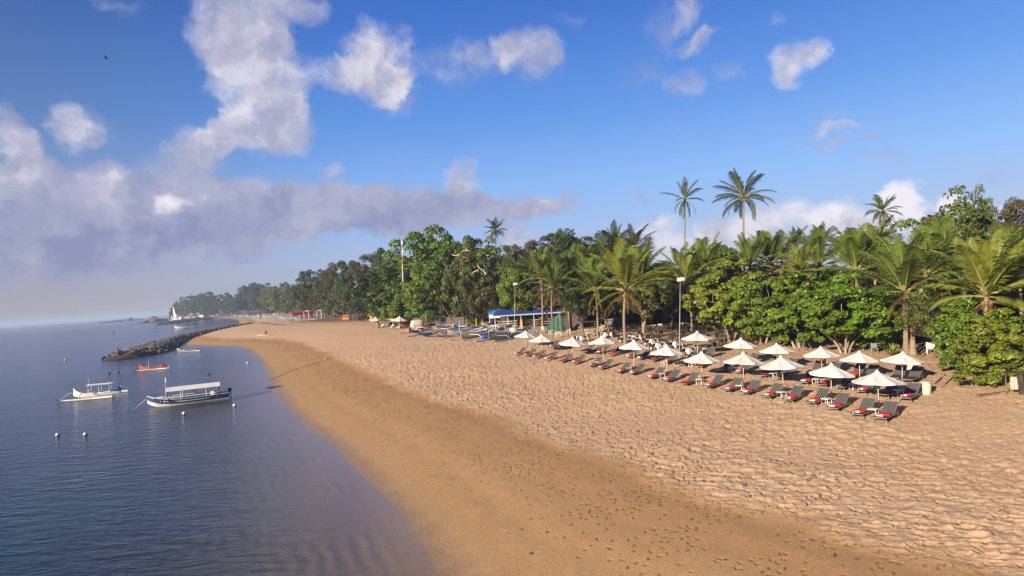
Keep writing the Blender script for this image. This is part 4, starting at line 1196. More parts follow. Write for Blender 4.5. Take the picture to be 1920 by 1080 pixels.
def hut(px, py, w, dp, h, rz, m, label, slope=.3, door=True):
    g = ground(px, py)
    t = thing('wooden_hut', label, 'hut', g, rz)
    b = MB(); b.box((0, dp / 2, h / 2 - .1), (w, dp, h + .1)); b.build('wall', m, t)
    b = MB(); b.box((0, dp / 2, h + .12), (w + .5, dp + .5, .14), (R(6), 0, 0)); b.build('roof', DWOOD, t)
    if door:
        b = MB(); b.box((w * .2, -.03, 1.0), (.9, .05, 2.0)); b.build('door', mat('hut_door', (.10, .08, .075), .7, .2), t)
    return t
hut(1072, 618, 3.0, 3, 3.3, R(-10), mat('hut_brown', (.10, .078, .072), .85, .2, 2, stretch=(8, 8, 1)), 'dark brown wooden hut behind a palm trunk and the white armchairs')
hut(1108, 614, 3.6, 3, 3.4, R(-10), mat('hut_purple', (.062, .052, .062), .85, .2, 2, stretch=(8, 8, 1)), 'blackish hut with a lit counter right of the brown hut')
# blue roofed shelter
g, d = frame_at(985, 614)
t = thing('blue_roofed_shelter', 'long open beach shelter under a dark blue roof behind the outrigger boats', 'shelter', g, R(-12))
b = MB()
b.add([(-5.6, -1.8, 2.5), (7.2, -1.8, 2.5), (7.2, 4.2, 2.6), (-5.6, 4.2, 2.6), (-5.6, 1.4, 3.45), (7.2, 1.4, 3.45)], [(0, 1, 5, 4), (2, 3, 4, 5), (1, 2, 5), (3, 0, 4)])
b.build('roof', mat('blue_roof', (.028, .058, .23), .6, .2, 2), t)
b = MB(); b.box((.8, -1.83, 2.44), (12.9, .06, .22)); b.build('fascia', mat('pale_blue', (.30, .38, .55), .6, .15), t)
for k in range(6):
    p = MB(); p.tube([(-5.2 + k * 2.4, -1.6, -.1), (-5.2 + k * 2.4, -1.6, 2.5)], .07, 7); p.build('post', WWOOD, t)
b = MB(); b.box((.8, 3.9, 1.2), (12.6, .15, 2.5)); b.build('back_wall', WALLD, t)
b = MB()
for k in range(3):
    b.box((-3.2, -.6 + k * .1, .5 + .42 * k), (3.6, .12, .07)); b.box((3.0, .2, .5 + .4 * k), (3.4, .5, .06))
b.build('rack', WWOOD, t)
g, d = frame_at(932, 613)
t = thing('kiosk', 'small white kiosk with bright blue canopy left of the blue roofed shelter', 'kiosk', g, R(-12))
b = MB(); b.box((0, .9, 2.25), (2.9, 1.9, .95)); b.build('panel', CLOTH, t)
b = MB(); b.add([(-1.8, -.5, 2.65), (1.9, -.5, 2.65), (1.9, 2.3, 2.65), (-1.8, 2.3, 2.65), (-.5, .9, 3.35), (.6, .9, 3.35)], [(0, 1, 5, 4), (2, 3, 4, 5), (1, 2, 5), (3, 0, 4)]); b.build('canopy', mat('bright_blue', (.03, .22, .72), .6, .1), t)
b = MB(); b.box((-1.1, 1.0, .9), (.5, 1.2, 1.9)); b.box((1.0, 1.2, .6), (.5, .8, 1.2)); b.build('cabinet', mat('navy', (.02, .03, .12), .6, .1), t)
for sx in (-1.4, 1.4):
    p = MB(); p.tube([(sx, 0, -.1), (sx, 0, 2.3)], .07, 7); p.build('post', WWOOD, t)
# green tarpaulin thrown over a frame
g, d = frame_at(1046, 624)
t = thing('green_tarpaulin', 'dark green tarpaulin draped over a leaning frame beside the palms', 'tarpaulin', g, R(-10))
b = MB(); pts = []
for i in range(9):
    for j in range(13):
        u, v = i / 8, j / 12
        x = -1.5 + 2.5 * v + .35 * (1 - u) * (v - .3)
        pts.append((x - (1 - u) * .3, -.9 * (1 - u) + .10 * math.sin(v * 26 + u * 2), 3.3 * u * (.42 + .58 * v ** .7)))
b.grid(pts, 9, 13); b.build('sheet', mat('tarp_green', (.025, .085, .058), .6, .25, 3), t)
b = MB(); b.tube([(1.05, .1, -.1), (1.15, .1, 3.6)], .05, 6); b.build('pole', WWOOD, t)
# grey fence behind the boats
g0, g1 = ground(775, 613), ground(872, 612)
mid = (g0 + g1) / 2; dx = g1 - g0
t = thing('grey_fence', 'dark grey board fence behind the outrigger boats', 'fence', mid, math.atan2(dx.y, dx.x))
Lf = dx.length
b = MB(); 
for k in range(int(Lf / .3)):
    b.box((-Lf / 2 + .15 + k * .3, 0, 1.0 + .03 * ((k * 7) % 3)), (.28, .04, 2.15))
b.build('boards', mat('grey_boards', (.105, .10, .11), .85, .2, 3), t)
for k in range(6):
    p = MB(); p.box((-Lf / 2 + k * Lf / 5, -.07, 1.0), (.12, .10, 2.3)); p.build('post', DWOOD, t)
# roof tips among the trees
def tiled_house(px, py, wpx, hpx, deep, label):
    a = at_depth(px, py, deep); g = Vector((a.x, a.y, hz(a.x, a.y))); top = a.z - g.z
    w = wpx * deep / FPX / 2; h = hpx * deep / FPX
    t = thing('tiled_house', label, 'house', g, R(20))
    b = MB(); b.add([(-w, -w, top - h), (w, -w, top - h), (w, w, top - h), (-w, w, top - h), (-w * .15, 0, top), (w * .15, 0, top)], [(0, 1, 5, 4), (2, 3, 4, 5), (1, 2, 5), (3, 0, 4)])
    b.build('roof', mat('orange_tile', (.52, .13, .05), .8, .2, 2, .5, 12), t)
    b = MB(); b.box((0, 0, (top - h) / 2 - .2), (w * 1.7, w * 1.7, top - h + .3)); b.build('wall', mat('cream_wall', (.45, .38, .30), .9, .1), t)
tiled_house(1135, 486, 44, 14, 112, 'house with a bright orange tiled roof showing between the palms')
tiled_house(1325, 470, 30, 12, 108, 'house whose orange roof tip peeks over the green trees')
# posts
def post(px, y0, y1, r, m, label, name='post', cat='post', lamp=False):
    g = ground(px, y0); d = project(g)[2]
    t1 = at_depth(px + (2 if lamp else 0), y1, d) - g
    t = thing(name, label, cat, g)
    b = MB(); b.tube([(0, 0, -.2), tuple(t1 * .5), tuple(t1)], [r, r * .9, r * .75], 8); b.build('pole', m, t)
    if lamp:
        b = MB(); b.box((t1.x - .12, t1.y - .1, t1.z + .05), (.34, .30, .26), (R(18), 0, 0)); b.box((t1.x + .22, t1.y - .1, t1.z + .08), (.26, .28, .24), (R(18), 0, .3)); b.build('lamp_head', mat('lamp_white', (.80, .80, .78), .4, .05), t)
        b = MB(); b.tube([(t1.x - .3, t1.y, t1.z - .06), (t1.x + .35, t1.y, t1.z - .06)], .03, 6); b.build('bracket', ALU, t)
    return t
post(1273.5, 682, 525, .036, mat('pole_pale', (.42, .42, .40), .5, .1), 'tall pale lamp post with a white floodlight rising from the clothed tables', 'lamp_post', 'lamp post', True)
post(964, 629, 533, .042, MATS['pole_pale'], 'lamp post with a white floodlight beside the first palm of the row', 'lamp_post', 'lamp post', True)
ORANGE = mat('orange_paint', (.85, .40, .03), .6, .1)
post(979, 622, 598, .11, ORANGE, 'thick orange post standing behind the nearest outrigger boats'); post(975.5, 619, 600, .06, ORANGE, 'thin orange post next to the thick one by the shelter')
post(893, 616, 596, .08, mat('yellow_paint', (.85, .58, .03), .6, .1), 'yellow post in front of the small bright shrub')
# tower far behind
g = at_depth(757, 604, 150); g.z = hz(g.x, g.y); t1 = at_depth(754, 449, 150) - g
t = thing('antenna_mast', 'white antenna mast with a red band rising above the dark wood', 'mast', g)
for k, (a, b_, c) in enumerate([(0, .72, 'w'), (.72, .80, 'r'), (.80, .94, 'w')]):
    b = MB(); b.tube([t1 * a, t1 * b_], .22 - .10 * a, 8); b.build('pole_segment', mat('mast_white', (.72, .72, .72), .5, .05) if c == 'w' else mat('mast_red', (.38, .12, .10), .6, .1), t)
b = MB(); b.tube([t1 * .94, t1], [.32, .28], 8); b.build('antenna_head', MATS['mast_white'], t)
# bare pale branches in the green crowns
def limb(pxs, dep, r, label):
    b = MB(); b.tube([at_depth(x, y, dep) for x, y in pxs], r, 6)
    m = b.mesh('bare_branch', mat('bleached', (.66, .60, .48), .8, .1)); o = link('bare_branch', m)
    c = at_depth(*pxs[0], dep); m.transform(Matrix.Translation(-c)); o.location = c
    tag(o, label, 'branch')
limb([(845, 476), (850, 478.5), (856, 479), (862, 477)], 112, .08, 'pale curved bare branch in the crown under the dark palm')
limb([(866, 472), (872, 470), (877, 465), (874, 469), (880, 470)], 112, .06, 'short pale crooked branch to the right of the curved one')
limb([(885, 513), (890, 509), (896, 507), (898, 500), (896, 497), (899, 503), (907, 507), (911, 515)], 108, .07, 'pale zigzag bare branch lower in the green crowns')

# ------------------------------------------------------------------ boats
def shell(b, L, B, kz, sz, n=22, m=13, bow=1.5, stern=.75, thick=.05):
    """hull along +x; kz/sz give keel and sheer height for s in -1..1"""
    def beam(s):
        return B / 2 * ((1 - max(0, s) ** 2.2) ** .75 if s > 0 else (1 - (1 - stern) * (-s) ** 2))
    o, i_ = [], []
    for a in range(n):
        s = -1 + 2 * a / (n - 1)
        bm = max(.015, beam(s)); k, z = kz(s), sz(s)
        for c in range(m):
            v = -1 + 2 * c / (m - 1)
            y = bm * math.copysign(abs(v) ** .62, v); zz = k + (z - k) * abs(v) ** 1.9
            o.append((s * L / 2, y, zz))
            bi = max(.005, bm - thick)
            i_.append((s * L / 2 * .985, bi * math.copysign(abs(v) ** .62, v), k + thick * 1.4 + (z - k - thick * .4) * abs(v) ** 1.9 - thick))
    b.grid(o, n, m); b.grid([p for r in range(n) for p in reversed(i_[r * m:(r + 1) * m])], n, m)
    for side in (0, m - 1):
        rail = []
        for a in range(n):
            rail += [o[a * m + side], i_[a * m + side]]
        b.grid(rail, n, 2)
    b.grid(o[:m] + i_[:m], 2, m)
    return beam
def stripe(b, L, beam, kz, sz, v0, v1, n=22, off=.012):
    for sd in (-1, 1):
        pts = []
        for a in range(n):
            s = -1 + 2 * a / (n - 1)
            bm = max(.015, beam(s)) + off; k, z = kz(s), sz(s)
            for v in (v0, v1):
                pts.append((s * L / 2 * 1.002, sd * bm * v ** .62, k + (z - k) * v ** 1.9))
        b.grid(pts, n, 2)
HULLW = mat('hull_white', (.78, .77, .73), .4, .08, 2)
NAVY = mat('hull_navy', (.022, .045, .15), .4, .1, 2)
BLACKM = mat('motor_black', (.02, .02, .022), .4, .1)
def span(bow, stern, z=0.0):
    a, c = at_z(*bow, z), at_z(*stern, z)
    v = a - c
    return (a + c) / 2, math.atan2(v.y, v.x), v.length
def motor(t, x, z, s=1.0):
    b = MB(); b.box((x - .12 * s, 0, z + .28 * s), (.42 * s, .30 * s, .42 * s), None, .8); b.build('outboard_motor', BLACKM, t)
    q = MB(); q.tube([(x - .12 * s, 0, z + .1 * s), (x - .2 * s, 0, z - .75 * s)], .07 * s, 6); q.tube([(x - .1 * s, 0, z + .25 * s), (x + .5 * s, 0, z + .4 * s)], .03 * s, 5); q.build('motor_shaft', BLACKM, t)
# passenger boat
c, hd, Lw = span((290, 766), (416, 746))
hd = R(203); L = 8.1
t = thing('passenger_boat', 'white and navy passenger boat with long white canopy moored off the beach', 'boat', c, hd)
t.rotation_euler = (0, 0, hd)
kz = lambda s: -.25 + (.75 * max(0, s) ** 5)
sz = lambda s: .72 + .55 * max(0, s) ** 2.2 + .05 * s * s
b = MB(); bm = shell(b, L, 2.1, kz, sz, stern=.82); b.build('hull', HULLW, t)
b = MB(); stripe(b, L, bm, kz, sz, .66, .97); b.build('hull_stripe', NAVY, t)
b = MB(); b.grid([(-L * .40 + L * .78 * i / 10, y * bm(-.8 + 1.56 * i / 10) * .86, .34) for i in range(11) for y in (-1, 1)], 11, 2); b.build('deck', mat('deck_blue', (.05, .12, .32), .6, .1), t)
for s in (-1, 1):
    b = MB(); b.box((-.3, s * .72, .52), (L * .55, .34, .34)); b.build('bench', NAVY, t)
    b = MB(); b.box((-.3, s * 1.0, .93), (L * .62, .04, .05)); b.build('rail', HULLW, t)
b = MB(); b.box((L * .37, 0, 1.0), (L * .14, .9, .06)); b.build('foredeck', HULLW, t)
pts = []
for i in range(14):
    for j in range(9):
        v = j / 8 * 2 - 1
        pts.append((-L * .40 + L * .66 * i / 13, v * .98, 1.98 - .16 * v * v - .02 * abs(v) ** 6))
b = MB(); b.grid(pts, 14, 9); b.grid([(x, y, z - .05) for x, y, z in pts], 14, 9)
for s in (-1, 1): b.bar((-L * .40, s * .98, 1.74), (L * .26, s * .98, 1.74), .04, .26)
b.build('canopy', mat('canopy_white', (.80, .80, .82), .6, .06, 2), t)
for i in range(5):
    for s in (-1, 1):
        p = MB(); p.tube([(-L * .38 + L * .62 * i / 4, s * .93, .6), (-L * .38 + L * .62 * i / 4, s * .95, 1.80)], .03, 6); p.build('post', HULLW if i % 2 else BLACKM, t)
b = MB(); b.box((-L * .30, 0, .75), (.5, 1.2, .7)); b.build('seat_box', HULLW, t)
motor(t, -L * .5, .72, .95)
b = MB(); b.tube([(L * .49, 0, 1.1), (L * .6, .3, .4), (L * .72, .6, -.3)], .02, 5); b.build('mooring_line', WWOOD, t)
b = MB(); b.tube([(L * .27, .3, .9), (L * .27, .3, 3.2)], .025, 5); b.build('flag_pole', HULLW, t)
b = MB(); b.grid([(L * .27 - .05 * i, .3 + .03 * math.sin(i), 3.15 - .28 * j) for i in range(5) for j in range(3)], 5, 3); b.build('flag', CLOTH, t)

# outrigger boats (jukung)
def jukung(label, L=6.6, hull=None, inner=None, top=None, span_=1.75, mast=True, engine=True, roof=False, float_m=None, group=None, arch=.78):
    t = thing('outrigger_boat', label, 'boat', group=group)
    kz = lambda s: .0 + .42 * abs(s) ** 3.2
    sz = lambda s: .58 + .62 * abs(s) ** 2.6 + (.30 * max(0, s) ** 6)
    b = MB(); bm = shell(b, L, .80, kz, sz, 20, 11, stern=.12, thick=.03); b.build('hull', hull, t)
    b = MB(); stripe(b, L, bm, kz, sz, .78, 1.0, 20); b.build('hull_stripe', top, t)
    b = MB(); b.box((L * .5 + .02, 0, 1.32), (.30, .10, .42), (0, R(-28), 0), .5); b.box((L * .5 + .08, 0, 1.02), (.36, .06, .12), (0, R(12), 0), .7); b.build('prow', inner, t)
    b = MB(); b.box((.2, 0, .50), (L * .5, .42, .04)); b.build('deck', inner, t)
    for s in (-1, 1):
        f = MB(); f.tube([(-L * .46, s * span_, .22), (0, s * span_, .18), (L * .48, s * span_, .22), (L * .64, s * span_, .36)], [.10, .12, .11, .07], 8); f.build('float', float_m or HULLW, t)
    for x in (-L * .26, L * .22):
        a = MB(); pts = []
        for k in range(15):
            v = -1 + 2 * k / 14
            pts.append((x, v * span_, (.22 + arch * (1 - abs(v) ** 5)) - .08 * (1 - abs(v))))
        a.tube(pts, .05, 7); a.build('cross_beam', float_m or HULLW, t)
    if mast:
        m = MB(); m.tube([(L * .2, 0, .4), (L * .17, 0, 2.6)], [.05, .035], 7); m.build('mast', WWOOD, t)
    if engine: motor(t, -L * .36, .80, .8)
    if roof:
        m = MB(); m.box((-.3, 0, 1.72), (2.9, .12, .07)); m.box((-.3, .5, 1.66), (2.9, .06, .05)); m.box((-.3, -.5, 1.66), (2.9, .06, .05)); m.build('roof_frame', HULLW, t)
        for x in (-1.5, -.3, .9):
            for s in (-1, 1):
                q = MB(); q.tube([(x, s * .34, .6), (x, s * .5, 1.66)], .03, 5); q.build('roof_post', HULLW, t)
    return t
JP = {'red': mat('paint_red', (.58, .05, .035), .5, .12), 'yellow': mat('paint_yellow', (.80, .50, .03), .5, .1), 'blue': mat('paint_blue', (.08, .16, .45), .5, .12), 'green': mat('paint_green', (.20, .24, .12), .5, .2), 'grey': mat('paint_grey', (.30, .31, .30), .5, .15), 'white': HULLW, 'navy': NAVY, 'sky': mat('paint_sky', (.22, .36, .62), .5, .12), 'orange': mat('paint_orange', (.62, .11, .04), .5, .12), 'grey2': mat('paint_olive', (.34, .35, .27), .5, .2)}
# afloat
def afloat(o, bow, stern, L, dz=-.06):
    c, hd, Lw = span(bow, stern)
    o.location = (c.x, c.y, 0); s = Lw / L; o.scale = (s, s, s); o.rotation_euler = (0, 0, hd); o.location.z = dz * s
    return o
o = jukung('white outrigger boat with mast and roof frame floating left of the passenger boat', 5.6, HULLW, NAVY, HULLW, 2.5, True, False, True)
c = at_z(184, 744, 0); o.location = (c.x, c.y, -.05); o.rotation_euler = (0, 0, R(193))
b = MB(); b.box((-2.1, 0, .95), (.8, .75, .35), (0, R(10), 0)); b.build('stern_cover', mat('bright_cover', (.03, .10, .55), .6, .15), o)
b = MB(); b.tube([(3.0, 0, .9), (4.2, .2, .25), (5.6, .5, -.3)], .02, 5); b.build('mooring_line', WWOOD, o)
o = jukung('red outrigger boat with black motor floating near the rock breakwater', 6.2, JP['orange'], JP['red'], JP['orange'], 1.5, True, True); afloat(o, (262, 695), (316, 690), 6.2)
afloat(jukung('low white outrigger boat floating close to the inner end of the breakwater', 6.4, JP['grey'], HULLW, HULLW, 1.6, False, False), (333, 661), (376, 657), 6.4)
c, hd, Lw = span((328, 617), (366, 614))
t = thing('motor_boat', 'white open motor boat with black outboard beyond the breakwater', 'boat', (c.x, c.y, 0), hd, scale=(Lw / 7.5,) * 3)
kz2 = lambda s: -.2 + .6 * max(0, s) ** 4
sz2 = lambda s: .7 + .45 * max(0, s) ** 2
b = MB(); bm = shell(b, 7.5, 2.0, kz2, sz2, stern=.85); b.build('hull', HULLW, t)
b = MB(); stripe(b, 7.5, bm, kz2, sz2, .55, .75); b.build('hull_stripe', JP['yellow'], t)
b = MB(); b.box((-1.2, 0, .9), (1.0, 1.0, .7)); b.build('console', BLACKM, t); motor(t, -3.75, .8, 1.8)
c, hd, Lw = span((366, 601), (386, 599))
t = thing('motor_boat', 'tiny white boat far off by the third jetty', 'boat', (c.x, c.y, 0), hd, scale=(Lw / 7.5,) * 3)
b = MB(); bm = shell(b, 7.5, 2.0, kz2, sz2, stern=.85); b.build('hull', HULLW, t); b = MB(); b.box((-1.2, 0, 1.0), (1.6, 1.2, .9)); b.build('cabin', HULLW, t)
o = jukung('distant white outrigger boat with a small white sail before the cape', 6.6, HULLW, HULLW, HULLW, 1.7, False, False); afloat(o, (322, 601), (340, 600), 6.6)
b = MB(); pts = []
for i in range(7):
    for j in range(7):
        u, v = i / 6, j / 6
        pts.append((.9 + 1.7 * (u - .6) * (1 - .75 * v) + .9 * v, .12 * math.sin(PI * u) * (1 - v), .8 + 3.4 * v))
b.grid(pts, 7, 7); b.build('sail', CLOTH, o); b = MB(); b.tube([(.6, 0, .4), (1.5, 0, 4.3)], .06, 6); b.build('mast', WWOOD, o)
# drawn up on the sand
_jb = [  # bow px, stern px, hull, deck, stripe, label
    ((918, 646), (990, 628), 'green', 'grey', 'grey', 'green and grey outrigger boat nearest the parasols'),
    ((866, 642), (946, 626), 'green', 'white', 'grey2', 'olive outrigger boat with a blue crate beside it, second nearest the parasols'),
    ((838, 636), (912, 621), 'white', 'red', 'white', 'white outrigger boat with a red prow in the middle of the boats'),
    ((786, 631), (836, 622), 'sky', 'red', 'white', 'pale blue outrigger boat with red and yellow prow, bow farthest left'),
    ((812, 628), (880, 616), 'yellow', 'yellow', 'white', 'yellow trimmed outrigger boat behind the pale blue one'),
    ((850, 625), (925, 612), 'blue', 'white', 'navy', 'blue outrigger boat under the leaning red boom'),
    ((880, 632), (960, 617), 'grey', 'red', 'blue', 'grey outrigger boat with blue stripe in the middle of the boats'),
    ((768, 626), (800, 619), 'grey2', 'grey', 'grey', 'dull grey outrigger boat beside the far loungers'),
    ((822, 634), (890, 622), 'white', 'sky', 'sky', 'white outrigger boat with pale blue stripe beside the yellow bundle'), ((925, 636), (995, 620), 'grey2', 'white', 'white', 'olive boat with white stripe behind the nearest outrigger boat'), ((905, 622), (975, 609), 'navy', 'white', 'white', 'dark navy outrigger boat just in front of the kiosk'), ((795, 622), (850, 613), 'white', 'red', 'orange', 'white outrigger boat with orange stripe close to the grey fence')]
for i, (bw, st, h, d_, s, l) in enumerate(_jb):
    a, c = ground(*bw), ground(*st)
    v = a - c; Lw = math.hypot(v.x, v.y)
    L = 8.6
    o = jukung(l, L, JP[h], JP[d_], JP[s], 1.7, i in (2, 5), False, float_m=(JP['sky'], HULLW, JP['grey'])[i % 3], arch=.55, group='outrigger boats drawn up on the sand')
    m = (a + c) / 2
    hd = math.atan2(v.y, v.x)
    # keep the true length: turn the hull until its picture is as long as in the photograph
    o.location = (m.x, m.y, hz(m.x, m.y) + .02); o.scale = (1, 1, 1)
    best = None
    for q in range(90, 271, 4):
        an = R(q); e = Vector((math.cos(an), math.sin(an), 0)) * L * .5
        p0, p1 = project(o.location + e), project(o.location - e)
        er = abs(p0[0] - bw[0]) + abs(p1[0] - st[0]) + 1.5 * abs((p0[1] - p1[1]) - (bw[1] - st[1]))
        if best is None or er < best[0]: best = (er, an)
    dirv = Vector((math.cos(best[1]), math.sin(best[1])))
    pitch = math.atan2(hz(m.x + dirv.x * 2, m.y + dirv.y * 2) - hz(m.x - dirv.x * 2, m.y - dirv.y * 2), 4)
    o.rotation_euler = (0, -pitch, best[1])
# masts, booms and bright bundles lying over the boats
_sp = [((795, 617), (908, 600), .9, 1.5, 'white', 'long white spar propped over the yellow trimmed boat'), ((845, 640), (940, 621), .5, 1.2, 'white', 'white bamboo spar lying beside the olive boat'), ((905, 643), (985, 624), .6, 1.2, 'sky', 'pale blue spar lying over the green and grey boat'), ((880, 628), (960, 611), .9, 1.4, 'sky', 'bluish spar behind the grey boat'), ((833, 638), (930, 624), .3, .8, 'white', 'white spar low over the white outrigger boat'), ((870, 637), (965, 620), .9, 1.3, 'white', 'white spar over the middle boats'), ((800, 627), (890, 612), .6, 1.2, 'white', 'white spar over the pale blue boat')]
for (p, q, h0, h1, co, l) in _sp:
    g = ground(*p); d = project(g)[2]
    a = g + Vector((0, 0, h0)); g2 = ground(*q); e = (g2 - g); e = Vector((e.x, e.y, 0)).normalized() * 7.5
    c2 = a + e; c2.z = hz(c2.x, c2.y) + h1
    b = MB(); b.tube([(0, 0, 0), tuple((c2 - a) * .5), tuple(c2 - a)], [.05, .06, .045], 7)
    o = b.build('spar', JP[co]); o.location = a; tag(o, l, 'spar')
g = ground(849, 612); d = project(g)[2]; tp = at_depth(812, 541, d) - g; o = at_depth(847, 601, d) - g
t = thing('leaning_boom', 'long red boom leaning up to the left above the outrigger boats', 'boom', g)
b = MB(); b.tube([tuple(o - (tp - o) * .15), tuple(o), tuple(tp)], [.13, .13, .09], 8); b.build('boom', mat('boom_red', (.34, .085, .05), .6, .25, 2), t)
b = MB(); b.tube([tuple(o + (tp - o) * .88), tuple(tp)], [.14, .10], 8); b.build('boom_tip', JP['red'], t)
b = MB(); b.tube([(o.x, o.y, -.2), (o.x, o.y, o.z)], .08, 6); b.build('prop', DWOOD, t)
def lump(name, px, py, size, m, label, cat, rz=.3):
    g = ground(px, py); b = MB()
    sx, sy, s_z = size
    n = 10; pts = []
    rn = random.Random(px)
    for i in range(n + 1):
        tt = PI * i / n
        for k in range(n + 1):
            a = 2 * PI * (k % n) / n
            q = 1 + .10 * math.sin(3 * a + px) + .08 * math.sin(5 * tt + k % n)
            pts.append((sx * .5 * math.copysign(abs(math.cos(a)) ** .6, math.cos(a)) * math.sin(tt) ** .6 * q, sy * .5 * math.copysign(abs(math.sin(a)) ** .6, math.sin(a)) * math.sin(tt) ** .6 * q, s_z * (.5 + .5 * math.copysign(abs(math.cos(tt)) ** .6, math.cos(tt)))))
    b.grid(pts, n + 1, n + 1)
    o = b.build(name, m); o.location = g; o.rotation_euler = (0, 0, rz); tag(o, label, cat)
    return o
lump('crate', 909, 637, (.9, .7, .8), mat('crate_blue', (.03, .08, .45), .5, .1), 'blue plastic tub beside the olive outrigger boat', 'tub')
lump('bundle', 876, 614, (1.2, .5, .5), JP['red'], 'red sail bundle lying among the boats', 'bundle')
lump('bundle', 885, 637, (1.0, .35, .5), JP['yellow'], 'yellow sail bundle on the olive boat', 'bundle')
lump('bundle', 930, 640, (1.0, .35, .5), JP['yellow'], 'yellow sail bundle on the nearest boat', 'bundle')
lump('bundle', 953, 622, (1.3, .5, .7), JP['red'], 'red cloth bundle near the lamp post', 'bundle')
lump('bundle', 846, 620, (1.2, .5, .6), JP['yellow'], 'yellow cloth bundle in the middle of the boats', 'bundle')
lump('bundle', 880, 622, (.8, .6, .6), JP['red'], 'small red bundle on the middle boats', 'bundle')
lump('covered_heap', 783, 616, (3.0, 2.0, 2.0), mat('pale_sheet', (.50, .48, .44), .8, .2, 2), 'pale sheet thrown over a heap beside the far parasols', 'heap')
lump('covered_heap', 848, 610, (2.6, 1.6, 2.0), mat('straw_sheet', (.55, .45, .25), .85, .2, 2), 'straw coloured cover over a stack behind the boats', 'heap')
lump('covered_heap', 765, 615, (4.2, 1.6, 2.0), mat('rust_heap', (.20, .09, .05), .9, .3, 2), 'rusty brown heap behind the far parasols', 'heap')
lump('covered_heap', 963, 627, (1.3, 1.2, 1.1), mat('white_sack', (.66, .64, .60), .8, .1), 'white sack at the foot of the lamp post', 'sack')
lump('drum', 955, 613, (1.8, 1.2, 1.7), mat('white_box', (.70, .68, .64), .7, .1), 'white box under the blue roofed shelter', 'box')

# far parasols and loungers beyond the boats
for i, (px, py, w, l) in enumerate([(706, 592, 24, 'far white parasol at the left end of the small group'), (723, 590, 22, 'far white parasol second from the left in the small group'), (736, 591, 23, 'far white parasol behind the rightmost of the small group'), (749, 592, 26, 'far white parasol at the right end of the small group')]):
    place_parasol(50, px, py, w, l, 'far parasols beyond the boats')
STRIPE = mat('striped_sling', (.62, .68, .74), .7, .3, 9, col2=(.14, .26, .42), stretch=(6, 1, 1))
for i, (px, py, l) in enumerate([(703, 612, 'far blue and white lounger at the left of the pair by the far parasols'), (711, 613, 'far blue and white lounger at the right of the pair by the far parasols'), (728, 615, 'far bluish lounger in front of the far parasols'), (741, 616, 'far bluish lounger nearest the boats')]):
    o = place_lounger(px, py, l, 'far loungers', 40, False, False)
    o.scale = (1.3, 1.3, 1.3)
    for ch in o.children:
        if ch.name.startswith(('seat', 'backrest')):
            ch.material_slots[0].link = 'OBJECT'; ch.material_slots[0].material = STRIPE
